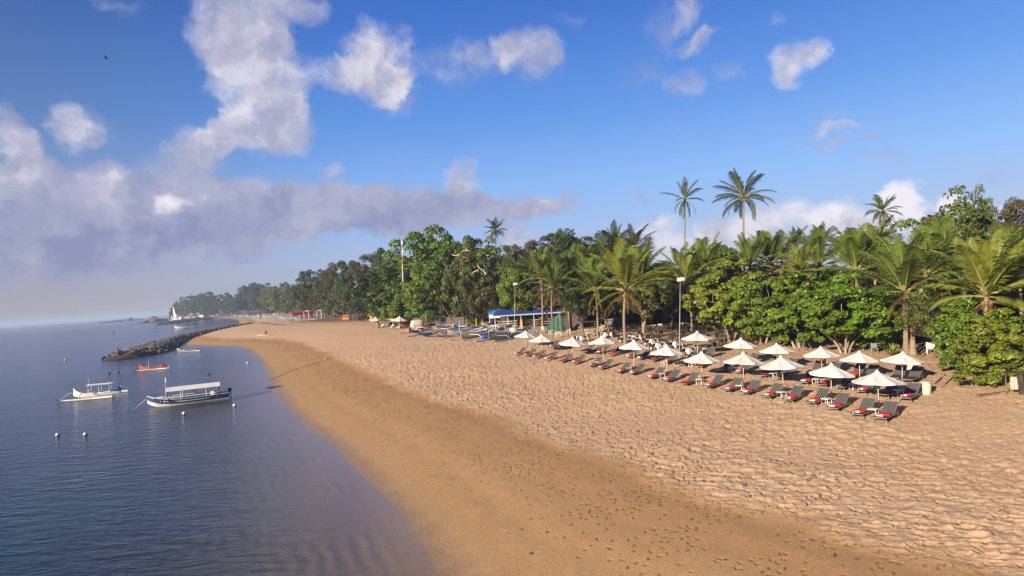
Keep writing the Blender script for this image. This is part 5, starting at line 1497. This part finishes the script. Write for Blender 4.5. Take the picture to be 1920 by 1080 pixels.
# ------------------------------------------------------------------ breakwaters
def rock_mound(name, spine, wid, hgt, label, seed, nu=420, nv=60, rock=1.7, walk=False):
    """spine: world points at the foot line; wid/hgt: half width and crest height along it"""
    P = np.array([[p[0], p[1]] for p in spine]); s = np.linspace(0, 1, len(P)); u = np.linspace(0, 1, nu)
    cx, cy_ = np.interp(u, s, P[:, 0]), np.interp(u, s, P[:, 1])
    k = np.ones(9) / 9
    cx = np.convolve(np.pad(cx, 4, 'edge'), k, 'valid'); cy_ = np.convolve(np.pad(cy_, 4, 'edge'), k, 'valid')
    W = np.interp(u, s, wid); Hc = np.interp(u, s, hgt)
    tx, ty = np.gradient(cx), np.gradient(cy_); ln = np.hypot(tx, ty); tx /= ln; ty /= ln
    v = np.linspace(-1, 1, nv)
    X = cx[:, None] - ty[:, None] * v[None] * W[:, None]; Y = cy_[:, None] + tx[:, None] * v[None] * W[:, None]
    prof = np.clip((1 - np.abs(v)) / .72, 0, 1) ** .8
    end = np.clip(u / .06, 0, 1) ** .5
    Z = -.5 + (Hc[:, None] + .5) * prof[None] * end[:, None]
    Z = np.maximum(Z, -.5) + np.where(Z > -.4, np.maximum(0, height(X, Y)) * .6, 0)
    a, ra = worley(X, Y, rock, seed); b_, rb = worley(X, Y, rock * .55, seed + 5)
    amp = np.where(np.abs(v)[None] < .10, .15, 1.0) if walk else 1.0
    Z = Z + ((.62 - np.minimum(a, .9)) * .7 * (.5 + ra) + (.5 - np.minimum(b_, .8)) * .3) * amp * rock * .85
    idx = np.arange(nu * nv).reshape(nu, nv)
    f = np.stack([idx[:-1, :-1], idx[1:, :-1], idx[1:, 1:], idx[:-1, 1:]], -1).reshape(-1, 4)
    c0 = np.array([cx.mean(), cy_.mean(), 0])
    me = np_mesh(name, np.stack([X, Y, Z], -1).reshape(-1, 3) - c0, f)
    at = me.attributes.new('stone', 'FLOAT', 'POINT'); at.data.foreach_set('value', (ra + 0 * Z).ravel().astype(np.float32))
    if 'rock' not in MATS:
        m = bpy.data.materials.new('rock'); m.use_nodes = True
        T = NT(m.node_tree); m.node_tree.nodes.clear()
        co = T.n('ShaderNodeTexCoord').outputs['Object']
        st = T.n('ShaderNodeAttribute', attribute_name='stone').outputs['Fac']
        z = T.n('ShaderNodeSeparateXYZ', {0: T.n('ShaderNodeNewGeometry').outputs['Position']}).outputs[2]
        dryc = T.mix(st, (.060, .050, .042), (.19, .165, .125))
        c = T.mix(T.smooth(T.math('ADD', z, T.math('MULTIPLY', T.noise(co, .6), 1.2)), .5, 2.3), (.020, .018, .020), dryc)
        p = T.n('ShaderNodeBsdfPrincipled', {'Base Color': c, 'Roughness': .85})
        bp = T.n('ShaderNodeBump', {'Strength': .7, 'Distance': .2, 'Height': T.noise(co, 2.0, 5.0)}); T.link(bp.outputs[0], p.inputs['Normal'])
        o = T.n('ShaderNodeOutputMaterial'); T.link(p.outputs[0], o.inputs[0]); MATS['rock'] = m
    t = thing(name, label, 'breakwater', c0)
    me.materials.append(MATS['rock'])
    bo = link('boulders', me, t); bo['kind'] = 'stuff'
    if walk:
        b = MB(); pts = []
        for i in range(int(nu * .12), nu - 6, 3):
            for q in (-1, 1):
                pts.append((cx[i] - ty[i] * q * .9 - c0[0], cy_[i] + tx[i] * q * .9 - c0[1], Z[i, nv // 2] + .28))
        n = len(pts) // 2
        b.grid(pts, n, 2, False)
        for sd in (0, 1):
            e = []
            for i in range(n):
                p = pts[2 * i + sd]; e += [p, (p[0], p[1], p[2] - .9)]
            b.grid(e, n, 2, False)
        b.build('walkway', mat('walk_stone', (.24, .21, .17), .9, .2, 1), t)
    return t, (cx, cy_, Z, nv)
sp = [at_z(x, y, 0) for x, y in ((196, 674), (232, 671), (268, 663), (302, 650), (340, 637), (385, 628), (430, 622), (480, 616))] + [ground(530, 610), ground(600, 603)]
_, BWX = rock_mound('rock_breakwater', sp, [3, 6, 7.5, 6.5, 5, 4.2, 3.6, 3.0, 2.4, 1.5], [.5, 1.2, 1.55, 1.5, 1.45, 1.4, 1.3, 1.1, .9, .3], 'long curved breakwater of dark boulders running out from the beach', 5, walk=True)
for i, (a, c, w, h, l) in enumerate([((296, 609.5), (390, 598), 9, 2.6, 'dark rock jetty beyond the bay nearest the long breakwater'), ((262, 606.5), (335, 599.5), 12, 3.6, 'dark rock jetty in the middle of the far three'), ((186, 606.3), (262, 600), 14, 3.2, 'farthest thin rock jetty on the left')]):
    p, q = at_z(*a, 0), at_z(*c, 0)
    rock_mound('rock_jetty', [p + (q - p) * k / 5 for k in range(6)], [w * .5, w, w, w, w, w], [h * .4, h * .8, h, h, h, h * .9], l, 9 + i, 120, 24, 3.5)
def gazebo(px, py, wpx, hpx, z, label):
    g = at_z(px, py, z); d = project(g)[2]; w = wpx * d / FPX / 2; h = hpx * d / FPX
    t = thing('gazebo', label, 'gazebo', g)
    for sx in (-1, 1):
        for sy in (-1, 1):
            p = MB(); p.tube([(sx * w * .75, sy * w * .75, -1), (sx * w * .75, sy * w * .75, h * .55)], w * .07, 5); p.build('post', BROWN, t)
    b = MB(); b.add([(-w, -w, h * .52), (w, -w, h * .52), (w, w, h * .52), (-w, w, h * .52), (0, 0, h)], [(0, 1, 4), (1, 2, 4), (2, 3, 4), (3, 0, 4), (3, 2, 1, 0)]); b.build('roof', mat('thatch', (.16, .12, .08), .95, .2, 1), t)
    b = MB(); b.box((0, 0, -.2), (w * 1.7, w * 1.7, 1.0)); b.build('floor', MATS['walk_stone'], t)
gazebo(288, 601.5, 13, 9, 5, 'little thatched gazebo on the middle rock jetty'); gazebo(244, 602, 8, 7, 4, 'little thatched gazebo on the farthest rock jetty')
gazebo(224, 604, 5, 4, 3, 'tiny shelter out on the farthest rock jetty')

# ------------------------------------------------------------------ buoys, rope, bits on the sand
def buoy(px, py, r, light, label, group):
    g = at_z(px, py, 0); b = MB(); t = thing('mooring_buoy', label, 'buoy', (g.x, g.y, 0), group=group)
    b.ball((0, 0, r * .45), r, 10); b.build('ball', mat('buoy_white', (.75, .74, .70), .4, .1) if light else mat('buoy_dark', (.03, .03, .035), .5, .1), t)
    b = MB(); b.lathe([(r * .3, -r * .8), (r * .95, -r * .2), (r * 1.01, r * .25), (r * .95, r * .3)], 10); b.build('weed_ring', BLACKM, t)
    b = MB(); b.tube([(0, 0, r * 1.3), (0, 0, r * 1.75)], r * .13, 6); b.build('eye', ALU, t)
for px, py, r, li, l in [(345, 777, .19, 1, 'white mooring buoy in front of the passenger boat'), (440, 762, .19, 1, 'white mooring buoy right of the passenger boat'), (108, 817, .17, 1, 'white mooring buoy farthest left in the foreground water'), (160, 816, .17, 1, 'white mooring buoy right of its neighbour in the foreground water'), (464, 681, .2, 1, 'small white buoy near the shore by the bay'),
                        (205, 701, .2, 0, 'dark buoy left of the red outrigger boat'), (222, 699, .2, 0, 'dark buoy beside another left of the red outrigger boat'), (392, 702, .2, 0, 'dark buoy above the passenger boat canopy'), (213, 625, .5, 0, 'upright dark marker buoy beyond the breakwater'), (122, 676, .25, 1, 'faint pale buoy far left of the breakwater')]:
    buoy(px, py, r, li, l, 'mooring buoys')
b = MB(); pts = []
for i in range(40):
    f = i / 39
    g = ground(498 + 114 * f, 713 - 39 * f + 2.2 * math.sin(f * 9) * (1 - f)); g.z = max(g.z, hz(g.x, g.y)) + .015
    pts.append(tuple(g))
b.tube(pts, .032, 5); me = b.mesh('mooring_rope', mat('rope', (.16, .115, .07), .9, .2)); o = link('mooring_rope', me); c = Vector(pts[0]); me.transform(Matrix.Translation(-c)); o.location = c
tag(o, 'dark mooring rope stretched up the wet sand', 'rope')
lump('seaweed_clump', 515, 726, (2.0, .7, .10), mat('weed', (.055, .042, .03), .95, .2), 'dark clump of seaweed at the water line by the rope', 'seaweed')
lump('anchor_float', 611, 675, (.4, .35, .3), mat('float_pink', (.55, .38, .27), .7, .1), 'pinkish float at the upper end of the rope', 'float')
for (a, c, l) in [((1752, 721), (1793, 682), 'left of two dark modelled shadow strips lying parallel on the sand'), ((1765, 729), (1800, 690), 'right of two dark modelled shadow strips lying parallel on the sand'), ((1716, 669), (1737, 655), 'left short dark modelled shadow strip near the white plastic chair'), ((1722, 673), (1742, 659), 'right short dark modelled shadow strip near the white plastic chair')]:
    p, q = ground(*a), ground(*c); b = MB()  # dark tubes laid on the sand in place of long cast shadows
    b.tube([Vector((0, 0, .0)), (q - p) * .5 + Vector((.15, 0, .0)), q - p], [.05, .09, .10], 6)
    o = b.build('shadow_strip', DWOOD); o.location = p; tag(o, l, 'shadow_strip')
# sprigs and litter on the sand
_dr = random.Random(5)
dbm = MB()
for k in range(7):
    a = _dr.uniform(0, 6.28); dbm.tube([(0, 0, .02), (.10 * math.cos(a), .10 * math.sin(a), .05), (.22 * math.cos(a + .3), .22 * math.sin(a + .3), .02)], [.012, .01, .004], 4)
dbm.ball((.03, .02, .02), .05, 6, (1, 1, .5))
DEB = dbm.mesh('driftwood_sprig', mat('driftwood', (.055, .042, .032), .9, .2))
for k in range(46):
    px, py = _dr.uniform(560, 1500), _dr.uniform(680, 1060)
    g = ground(px, py); s = float(shore_dist(np.array([g.x]), np.array([g.y]))[0])
    if not 2.5 < s < 17: continue
    o = link('driftwood_sprig', DEB); o.location = g; o.rotation_euler = (0, 0, _dr.uniform(0, 6)); q = _dr.uniform(.25, .7); o.scale = (q, q, q)
    tag(o, 'small dark sprig of driftwood on the beach sand', 'driftwood', 'driftwood sprigs on the sand')

# ------------------------------------------------------------------ right edge and shade furniture
pc = chair_proto('plastic_chair', 'white plastic armchair standing alone on the sand between bushes', mat('plastic_white', (.80, .79, .76), .45, .04), arms=True, w=.56)
put(pc, 1747, 664, 2.4, True); pc.scale = (1.1, 1.1, 1.1)
o = dup(pc, ground(1757, 667), (0, 0, 1.1), 'white plastic stool-like chair tucked behind the lone armchair'); o.scale = (.8, .8, .8)
g = ground(1903, 742)
t = thing('notice_stand', 'wooden notice stand with a pale board at the right edge', 'sign', g, R(-20), scale=(.75, .75, .75))
for x in (-.5, .45):
    p = MB(); p.tube([(x, 0, -.2), (x, 0, 1.75)], .045, 6); p.build('post', BROWN, t)
b = MB(); b.box((0, 0, .95), (.46, .05, .95), (R(-6), R(4), 0)); b.build('board', mat('board_cream', (.52, .47, .36), .8, .25, 5, .3, 20, stretch=(6, 6, .5)), t)
b = MB(); b.box((0, 0, 1.74), (1.1, .4, .07), (R(12), 0, 0)); b.build('roof', DWOOD, t)
def plank(px, y0, y1, w, m, label, lean=.0):
    g = ground(px, y0); d = project(g)[2]; h = (y0 - y1) * d / FPX
    b = MB(); b.box((0, 0, h / 2 - .1), (w, .07, h + .2), (R(-8), R(lean + 3), 0)); o = b.build('plank', m); o.location = g; tag(o, label, 'plank')
PLK = mat('plank', (.48, .36, .22), .85, .25, 3, .4, 30, stretch=(6, 6, .6))
plank(1834, 720, 684, .32, PALEP if False else mat('plank_pale', (.55, .48, .38), .85, .2, 3, stretch=(6, 6, .6)), 'pale weathered plank propped under the right sea grape bush')
plank(1846, 722, 688, .42, PLK, 'orange-brown plank propped under the right sea grape bush', 6)
plank(1916, 742, 700, .3, DWOOD, 'dark plank standing at the right edge beside the notice stand')
plank(1862, 726, 706, .25, mat('plank_pale', (1, 1, 1)), 'short pale plank leaning under the yellow-green sea grape bush', -5)
b = MB(); b.bar((-.9, 0, .06), (.9, .15, .10), .22, .06); b.bar((.2, .3, .05), (1.0, .1, .07), .2, .05); o = b.build('driftwood_board', BROWN); o.location = ground(1862, 741); tag(o, 'flat driftwood boards lying on the sand near the notice stand', 'boards')
# agave
g = ground(1674, 668)
b = MB()
rn = random.Random(4)
for k in range(34):
    a = k * 2.4; e = rn.uniform(.2, 1.35); L = rn.uniform(.75, 1.1)
    dx, dy, dz_ = math.cos(e) * math.cos(a), math.cos(e) * math.sin(a), math.sin(e)
    sx, sy = -math.sin(a) * .055, math.cos(a) * .055
    m_ = (dx * L * .55, dy * L * .55, dz_ * L * .55 + .08)
    b.add([(sx * .7, sy * .7, .05), (-sx * .7, -sy * .7, .05), (m_[0] - sx, m_[1] - sy, m_[2]), (m_[0] + sx, m_[1] + sy, m_[2]), (dx * L, dy * L, dz_ * L * .9)], [(0, 1, 2, 3), (3, 2, 4)])
o = b.build('spiky_plant', M_LEAF); o.location = g; o.scale = (1.25,) * 3; o.color = (.19, .21, .04, 1); tag(o, 'spiky yellow-green agave-like plant behind the back row parasol', 'plant')
# shaded tables and chairs under the bushes on the right
sh = chair_proto('shade_chair', 'x', mat('shade_blue', (.20, .21, .26), .7, .1), group='grey chairs in the shade of the bushes')
for i, (px, py, rz, l) in enumerate([(1500, 652, .6, 'grey chair in the deep shade under the dense sea grape bush'), (1516, 650, 2.0, 'grey chair facing away under the dense sea grape bush'), (1622, 656, .3, 'grey chair in shade just left of the spiky plant'), (1640, 652, 1.2, 'grey chair in shade behind the spiky plant'), (1657, 658, -1.0, 'bluish chair closest to the spiky plant'), (1640, 662, 2.6, 'grey chair in shade in front of the others by the spiky plant')]):
    put(sh, px, py, rz, i == 0, l)
st = table_proto('shade_table', 'x', MATS['shade_blue'], .9)
put(st, 1632, 658, .4, True, 'grey table in the shade left of the spiky plant')
put(st, 1508, 656, .2, False, 'grey table in the shade under the dense sea grape bush')
for px, py, l in [(1678, 637, 'red chair cushion glowing in the dark shade behind the big palm'), (1672, 645, 'second dull red cushion low in the dark shade')]:
    g = ground(px, py + 8); c = link('cushion', CUSH); c.location = g + Vector((0, 0, 1.0)); c.rotation_euler = (R(60), 0, .4); c.scale = (2, 2, 2); tag(c, l, 'cushion')
    p = MB(); p.box((0, .1, .42), (1.1, .7, .95)); o = p.build('shade_bench', DWOOD); o.location = g; tag(o, 'dark bench under the ' + l.split(' in the')[0].split(' glowing')[0].split(' low')[0], 'bench')
g = at_depth(1424, 512, 64)
t = thing('blue_sunshade', 'small blue folded sunshade poking out above the sea grape bushes', 'parasol', (g.x, g.y, hz(g.x, g.y)))
hh = g.z - hz(g.x, g.y)
b = MB(); b.tube([(0, 0, -.1), (0, 0, hh)], .04, 6); b.build('pole', POLE, t)
b = MB(); b.lathe([(.30, hh - 1.1), (.22, hh - .5), (.05, hh)], 8); b.build('canopy', MATS['bright_blue'], t)

# ------------------------------------------------------------------ far beach furniture
def far_box(px, py, w, h, m, label, cat, name, roof=None):
    g = ground(px, py); d = project(g)[2]; W = w * d / FPX; H = h * d / FPX
    t = thing(name, label, cat, g, R(10))
    b = MB(); b.box((0, W * .3, H * .4), (W, W * .6, H * .9)); b.build('wall', m, t)
    b = MB(); b.add([(-W * .58, -W * .15, H * .8), (W * .58, -W * .15, H * .8), (W * .58, W * .75, H * .8), (-W * .58, W * .75, H * .8), (-W * .4, W * .3, H * 1.1), (W * .4, W * .3, H * 1.1)], [(0, 1, 5, 4), (2, 3, 4, 5), (1, 2, 5), (3, 0, 4), (3, 2, 1, 0)]); b.build('roof', roof or m, t)
far_box(566, 596, 34, 12, mat('shed_red', (.30, .03, .035), .8, .2, 1), 'dark red shed on the far beach beneath the trees', 'shed', 'red_shed')
far_box(648, 600, 12, 9, mat('tent_orange', (.62, .25, .08), .8, .2, 1), 'orange awning on the far beach left of the yellow slide', 'awning', 'orange_awning')
far_box(686, 602, 10, 14, mat('play_red', (.45, .06, .05), .7, .2, 1), 'red playhouse behind the yellow slide', 'playhouse', 'playhouse')
far_box(476, 593, 20, 7, mat('thatch', (.16, .12, .08)), 'thatched hut far along the beach under the hazy trees', 'hut', 'thatched_hut')
for i, (px, py, w, h, l) in enumerate([(388, 592, 14, 4, 'white marquee at the left of the row on the cape beach'), (405, 592, 16, 5, 'white marquee in the middle of the row on the cape beach'), (423, 591.5, 15, 5, 'white marquee at the right of the row on the cape beach'), (435, 592, 8, 5, 'small white marquee at the right end of the row'), (347, 596, 12, 4, 'low white awning at the tip of the cape')]):
    far_box(px, py, w, h, CLOTH, l, 'marquee', 'marquee')
# slide
g = ground(695, 604); d = project(g)[2]; k = 20 * d / FPX / 3.0
t = thing('slide', 'yellow children\'s slide on the far beach', 'slide', g, R(15), scale=(k,) * 3)
b = MB(); pts = []
for i in range(9):
    f = i / 8
    for x, z in ((-.4, .28), (-.3, 0), (.3, 0), (.4, .28)):
        pts.append((x + .3 - .7 * f, -2.2 + 2.2 * f, .1 + 2.3 * f ** 1.2 + z))
b.grid(pts, 9, 4); b.build('chute', JP['yellow'], t)
b = MB()
for s in (-.4, .4):
    b.tube([(s - .4, .5, -.1), (s - .4, 0, 2.4)], .05, 5); b.tube([(s - .4, 0, 2.3), (s - .4, 0, 3.0)], .05, 5)
for q in range(6): b.tube([(-.8, .45 - .07 * q, .3 + .36 * q), (0, .45 - .07 * q, .3 + .36 * q)], .035, 4)
b.build('ladder', JP['red'], t)
def goal(px, py, w, h, label):
    g = ground(px, py); d = project(g)[2]; W = w * d / FPX / 2; H = h * d / FPX
    t = thing('gate_frame', label, 'frame', g)
    for s in (-1, 1):
        p = MB(); p.tube([(s * W, 0, -.3), (s * W, 0, H)], .17, 6); p.build('post', WWOOD, t)
    p = MB(); p.tube([(-W * 1.1, 0, H), (W * 1.1, 0, H)], .15, 6); p.build('crossbar', WWOOD, t)
goal(575, 598, 9, 15, 'pale timber gate frame beside the dark red shed'); goal(599, 598, 8, 16, 'pale timber gate frame right of the dark red shed')
# far drawn up boats
fb = jukung('small distant boat drawn up on the far beach', 6.8, JP['grey'], JP['grey'], JP['sky'], 1.7, False, False, float_m=JP['grey'], group='distant boats on the far beach')
for i, (px, py) in enumerate([(452, 594), (463, 595), (474, 594.5), (486, 596), (498, 595), (508, 596.5), (519, 596), (545, 599), (574, 601)]):
    g = ground(px, py); s = 1.1 * (2.2 - .9 * i / 8)
    o = fb if i == 0 else dup(fb)
    o.location = g; o.scale = (s, s, s); o.rotation_euler = (0, 0, R(160 + 40 * _dr.random()))
# parasite bird
g = at_depth(199, 109, 60)
b = MB(); b.tube([(-.16, 0, 0), (-.05, 0, .02), (.1, 0, .02), (.2, 0, 0)], [.02, .06, .05, .01], 6)
for s in (-1, 1): b.add([(.06, s * .03, .03), (-.06, s * .03, .03), (-.10, s * .34, .13), (.02, s * .32, .13), (-.12, s * .62, .06)], [(0, 1, 2, 3), (3, 2, 4)])
o = b.build('bird', BLACKM); o.location = g; o.rotation_euler = (0, 0, .4); tag(o, 'small dark bird gliding high in the sky', 'bird')

# ------------------------------------------------------------------ people
def skin_mesh(name, verts, edges, radii, m):
    me = bpy.data.meshes.new(name); me.from_pydata(verts, edges, []); me.update()
    o = bpy.data.objects.new(name, me); COL.objects.link(o)
    md = o.modifiers.new('s', 'SKIN')
    for i, r in enumerate(radii): me.skin_vertices[0].data[i].radius = r if isinstance(r, tuple) else (r, r)
    me.skin_vertices[0].data[0].use_root = True
    sb = o.modifiers.new('u', 'SUBSURF'); sb.levels = 1; sb.render_levels = 1
    dg = bpy.context.evaluated_depsgraph_get()
    out = bpy.data.meshes.new_from_object(o.evaluated_get(dg)); out.name = name
    bpy.data.objects.remove(o); out.materials.clear(); out.materials.append(m)
    out.polygons.foreach_set('use_smooth', [True] * len(out.polygons))
    return out
SKIN = mat('skin', (.24, .13, .08), .6, .08)
HAIR = mat('hair', (.015, .012, .010), .6, .1)
def person(pose, label, px, py, shirt, short, rz, s=1.0, at=None):
    g = at or ground(px, py)
    if pose == 'stand':
        hip, kn, an, toe = [(-.09, 0, .92), (.09, 0, .92)], [(-.10, -.02, .50), (.11, -.03, .50)], [(-.11, .02, .09), (.13, .01, .09)], [(-.12, -.14, .03), (.15, -.15, .03)]
        sh, el, wr, ha = [(-.19, 0, 1.42), (.19, 0, 1.42)], [(-.27, .03, 1.14), (.26, .02, 1.14)], [(-.27, -.08, .90), (.27, -.07, .90)], [(-.27, -.11, .79), (.27, -.10, .79)]
        pel, ch, nk, hd = (0, 0, .97), (0, .01, 1.30), (0, 0, 1.50), (0, -.02, 1.64)
    else:
        hip, kn, an, toe = [(-.10, -.05, .14), (.10, -.05, .14)], [(-.16, -.42, .42), (.14, -.44, .38)], [(-.14, -.70, .08), (.14, -.74, .08)], [(-.14, -.86, .10), (.15, -.90, .09)]
        sh, el, wr, ha = [(-.19, .06, .62), (.19, .06, .62)], [(-.27, -.14, .42), (.27, -.12, .42)], [(-.17, -.36, .44), (.16, -.36, .42)], [(-.15, -.44, .42), (.14, -.44, .40)]
        pel, ch, nk, hd = (0, 0, .16), (0, .08, .48), (0, .04, .70), (0, .0, .84)
    V = [pel, ch, nk, hd, tuple(np.array(hd) + np.array((0, -.01, .10)))]
    E = [(0, 1), (1, 2), (2, 3), (3, 4)]; Rr = [(.13, .10), (.15, .10), .055, (.078, .092), .05]
    for i in range(2):
        b0 = len(V); V += [sh[i], el[i], wr[i], ha[i]]; E += [(1, b0), (b0, b0 + 1), (b0 + 1, b0 + 2), (b0 + 2, b0 + 3)]; Rr += [.062, .045, .033, .04]
        b0 = len(V); V += [hip[i], kn[i], an[i], toe[i]]; E += [(0, b0), (b0, b0 + 1), (b0 + 1, b0 + 2), (b0 + 2, b0 + 3)]; Rr += [.095, .065, .045, .035]
    t = link('person', skin_mesh('person', V, E, Rr, SKIN)); t.location = g; t.rotation_euler = (0, 0, rz); t.scale = (s, s, s)
    tag(t, label, 'person')
    up = [tuple(np.array(pel) * .8 + np.array(ch) * .2), ch, tuple(np.array(ch) * .35 + np.array(nk) * .65)]
    link('shirt', skin_mesh('shirt', up + [sh[0], tuple(np.array(sh[0]) * .45 + np.array(el[0]) * .55), sh[1], tuple(np.array(sh[1]) * .45 + np.array(el[1]) * .55)], [(0, 1), (1, 2), (1, 3), (3, 4), (1, 5), (5, 6)], [(.155, .125), (.17, .125), .08, .08, .07, .08, .07], shirt), t)
    k = .75
    link('shorts', skin_mesh('shorts', [pel, hip[0], tuple(np.array(hip[0]) * (1 - k) + np.array(kn[0]) * k), hip[1], tuple(np.array(hip[1]) * (1 - k) + np.array(kn[1]) * k)], [(0, 1), (1, 2), (0, 3), (3, 4)], [(.15, .12), .11, .09, .11, .09], short), t)
    b = MB(); b.ball((hd[0], hd[1] + .02, hd[2] + .045), .105, 10, (.92, 1.05, 1.0)); link('hair', b.mesh('hair', HAIR), t)
    return t
SW, SD, SR, SB = mat('shirt_white', (.72, .70, .66), .8, .05), mat('shirt_dark', (.03, .03, .04), .8, .1), mat('shirt_red', (.45, .05, .05), .8, .1), mat('shirt_blue', (.08, .13, .30), .8, .1)
cx, cy_, ZZ, nv = BWX
i0 = 34
person('stand', 'person in dark clothes standing on the crest of the long breakwater', 0, 0, SD, SD, 2.0, 1.05, Vector((cx[i0], cy_[i0], ZZ[i0, nv // 2] + .1)))
lump('paddle_board', 495, 629, (4.0, .8, .22), HULLW, 'white board lying on the wet sand under a seated person', 'board', .15)
g = ground(499, 629); person('sit', 'person in dark clothes sitting on the white board on the sand', 0, 0, SD, SD, .9, 1.5, g + Vector((0, 0, .2)))
person('stand', 'person in white shirt standing at the dark restaurant counter', 1138, 611, SW, SD, .5)
person('stand', 'person in blue shirt standing right of the slim palm trunk', 1155, 612, SB, SD, -.4)
person('stand', 'person in dark shirt standing by the two back palms', 1301, 622, SD, SW, .2)
person('stand', 'person in white shirt on the far beach near the orange awning', 628, 600, SW, SD, 1.0, 1.9)
person('stand', 'person in red shirt on the far beach near the orange awning', 633, 601, SR, SD, .3, 1.9)
person('stand', 'person in pale clothes far along the beach near the red shed', 515, 596.5, SW, SW, .3, 2.2)
person('stand', 'person in dark clothes walking alone in the middle of the far beach', 489, 600, SD, SD, .3, 2.0)

# ------------------------------------------------------------------ air
def build_haze():
    me = bpy.data.meshes.new('haze')
    x0, x1, y0, y1, z0, z1 = -13000, 9000, -60, 27000, -7.5, 46
    v = [(x0, y0, z0), (x1, y0, z0), (x1, y1, z0), (x0, y1, z0), (x0, y0, z1), (x1, y0, z1), (x1, y1, z1), (x0, y1, z1)]
    me.from_pydata(v, [], [(3, 2, 1, 0), (4, 5, 6, 7), (0, 1, 5, 4), (1, 2, 6, 5), (2, 3, 7, 6), (3, 0, 4, 7)])
    m = bpy.data.materials.new('haze'); m.use_nodes = True
    T = NT(m.node_tree); m.node_tree.nodes.clear()
    p = T.n('ShaderNodeVolumePrincipled', {'Color': (*HAZE_COL, 1), 'Density': HAZE_D, 'Anisotropy': 0.0})
    o = T.n('ShaderNodeOutputMaterial'); T.link(p.outputs[0], o.inputs['Volume'])
    me.materials.append(m)
    tag(link('haze', me), kind='stuff')
HAZE_COL, HAZE_D = (.60, .76, 1.0), .00028
build_haze()
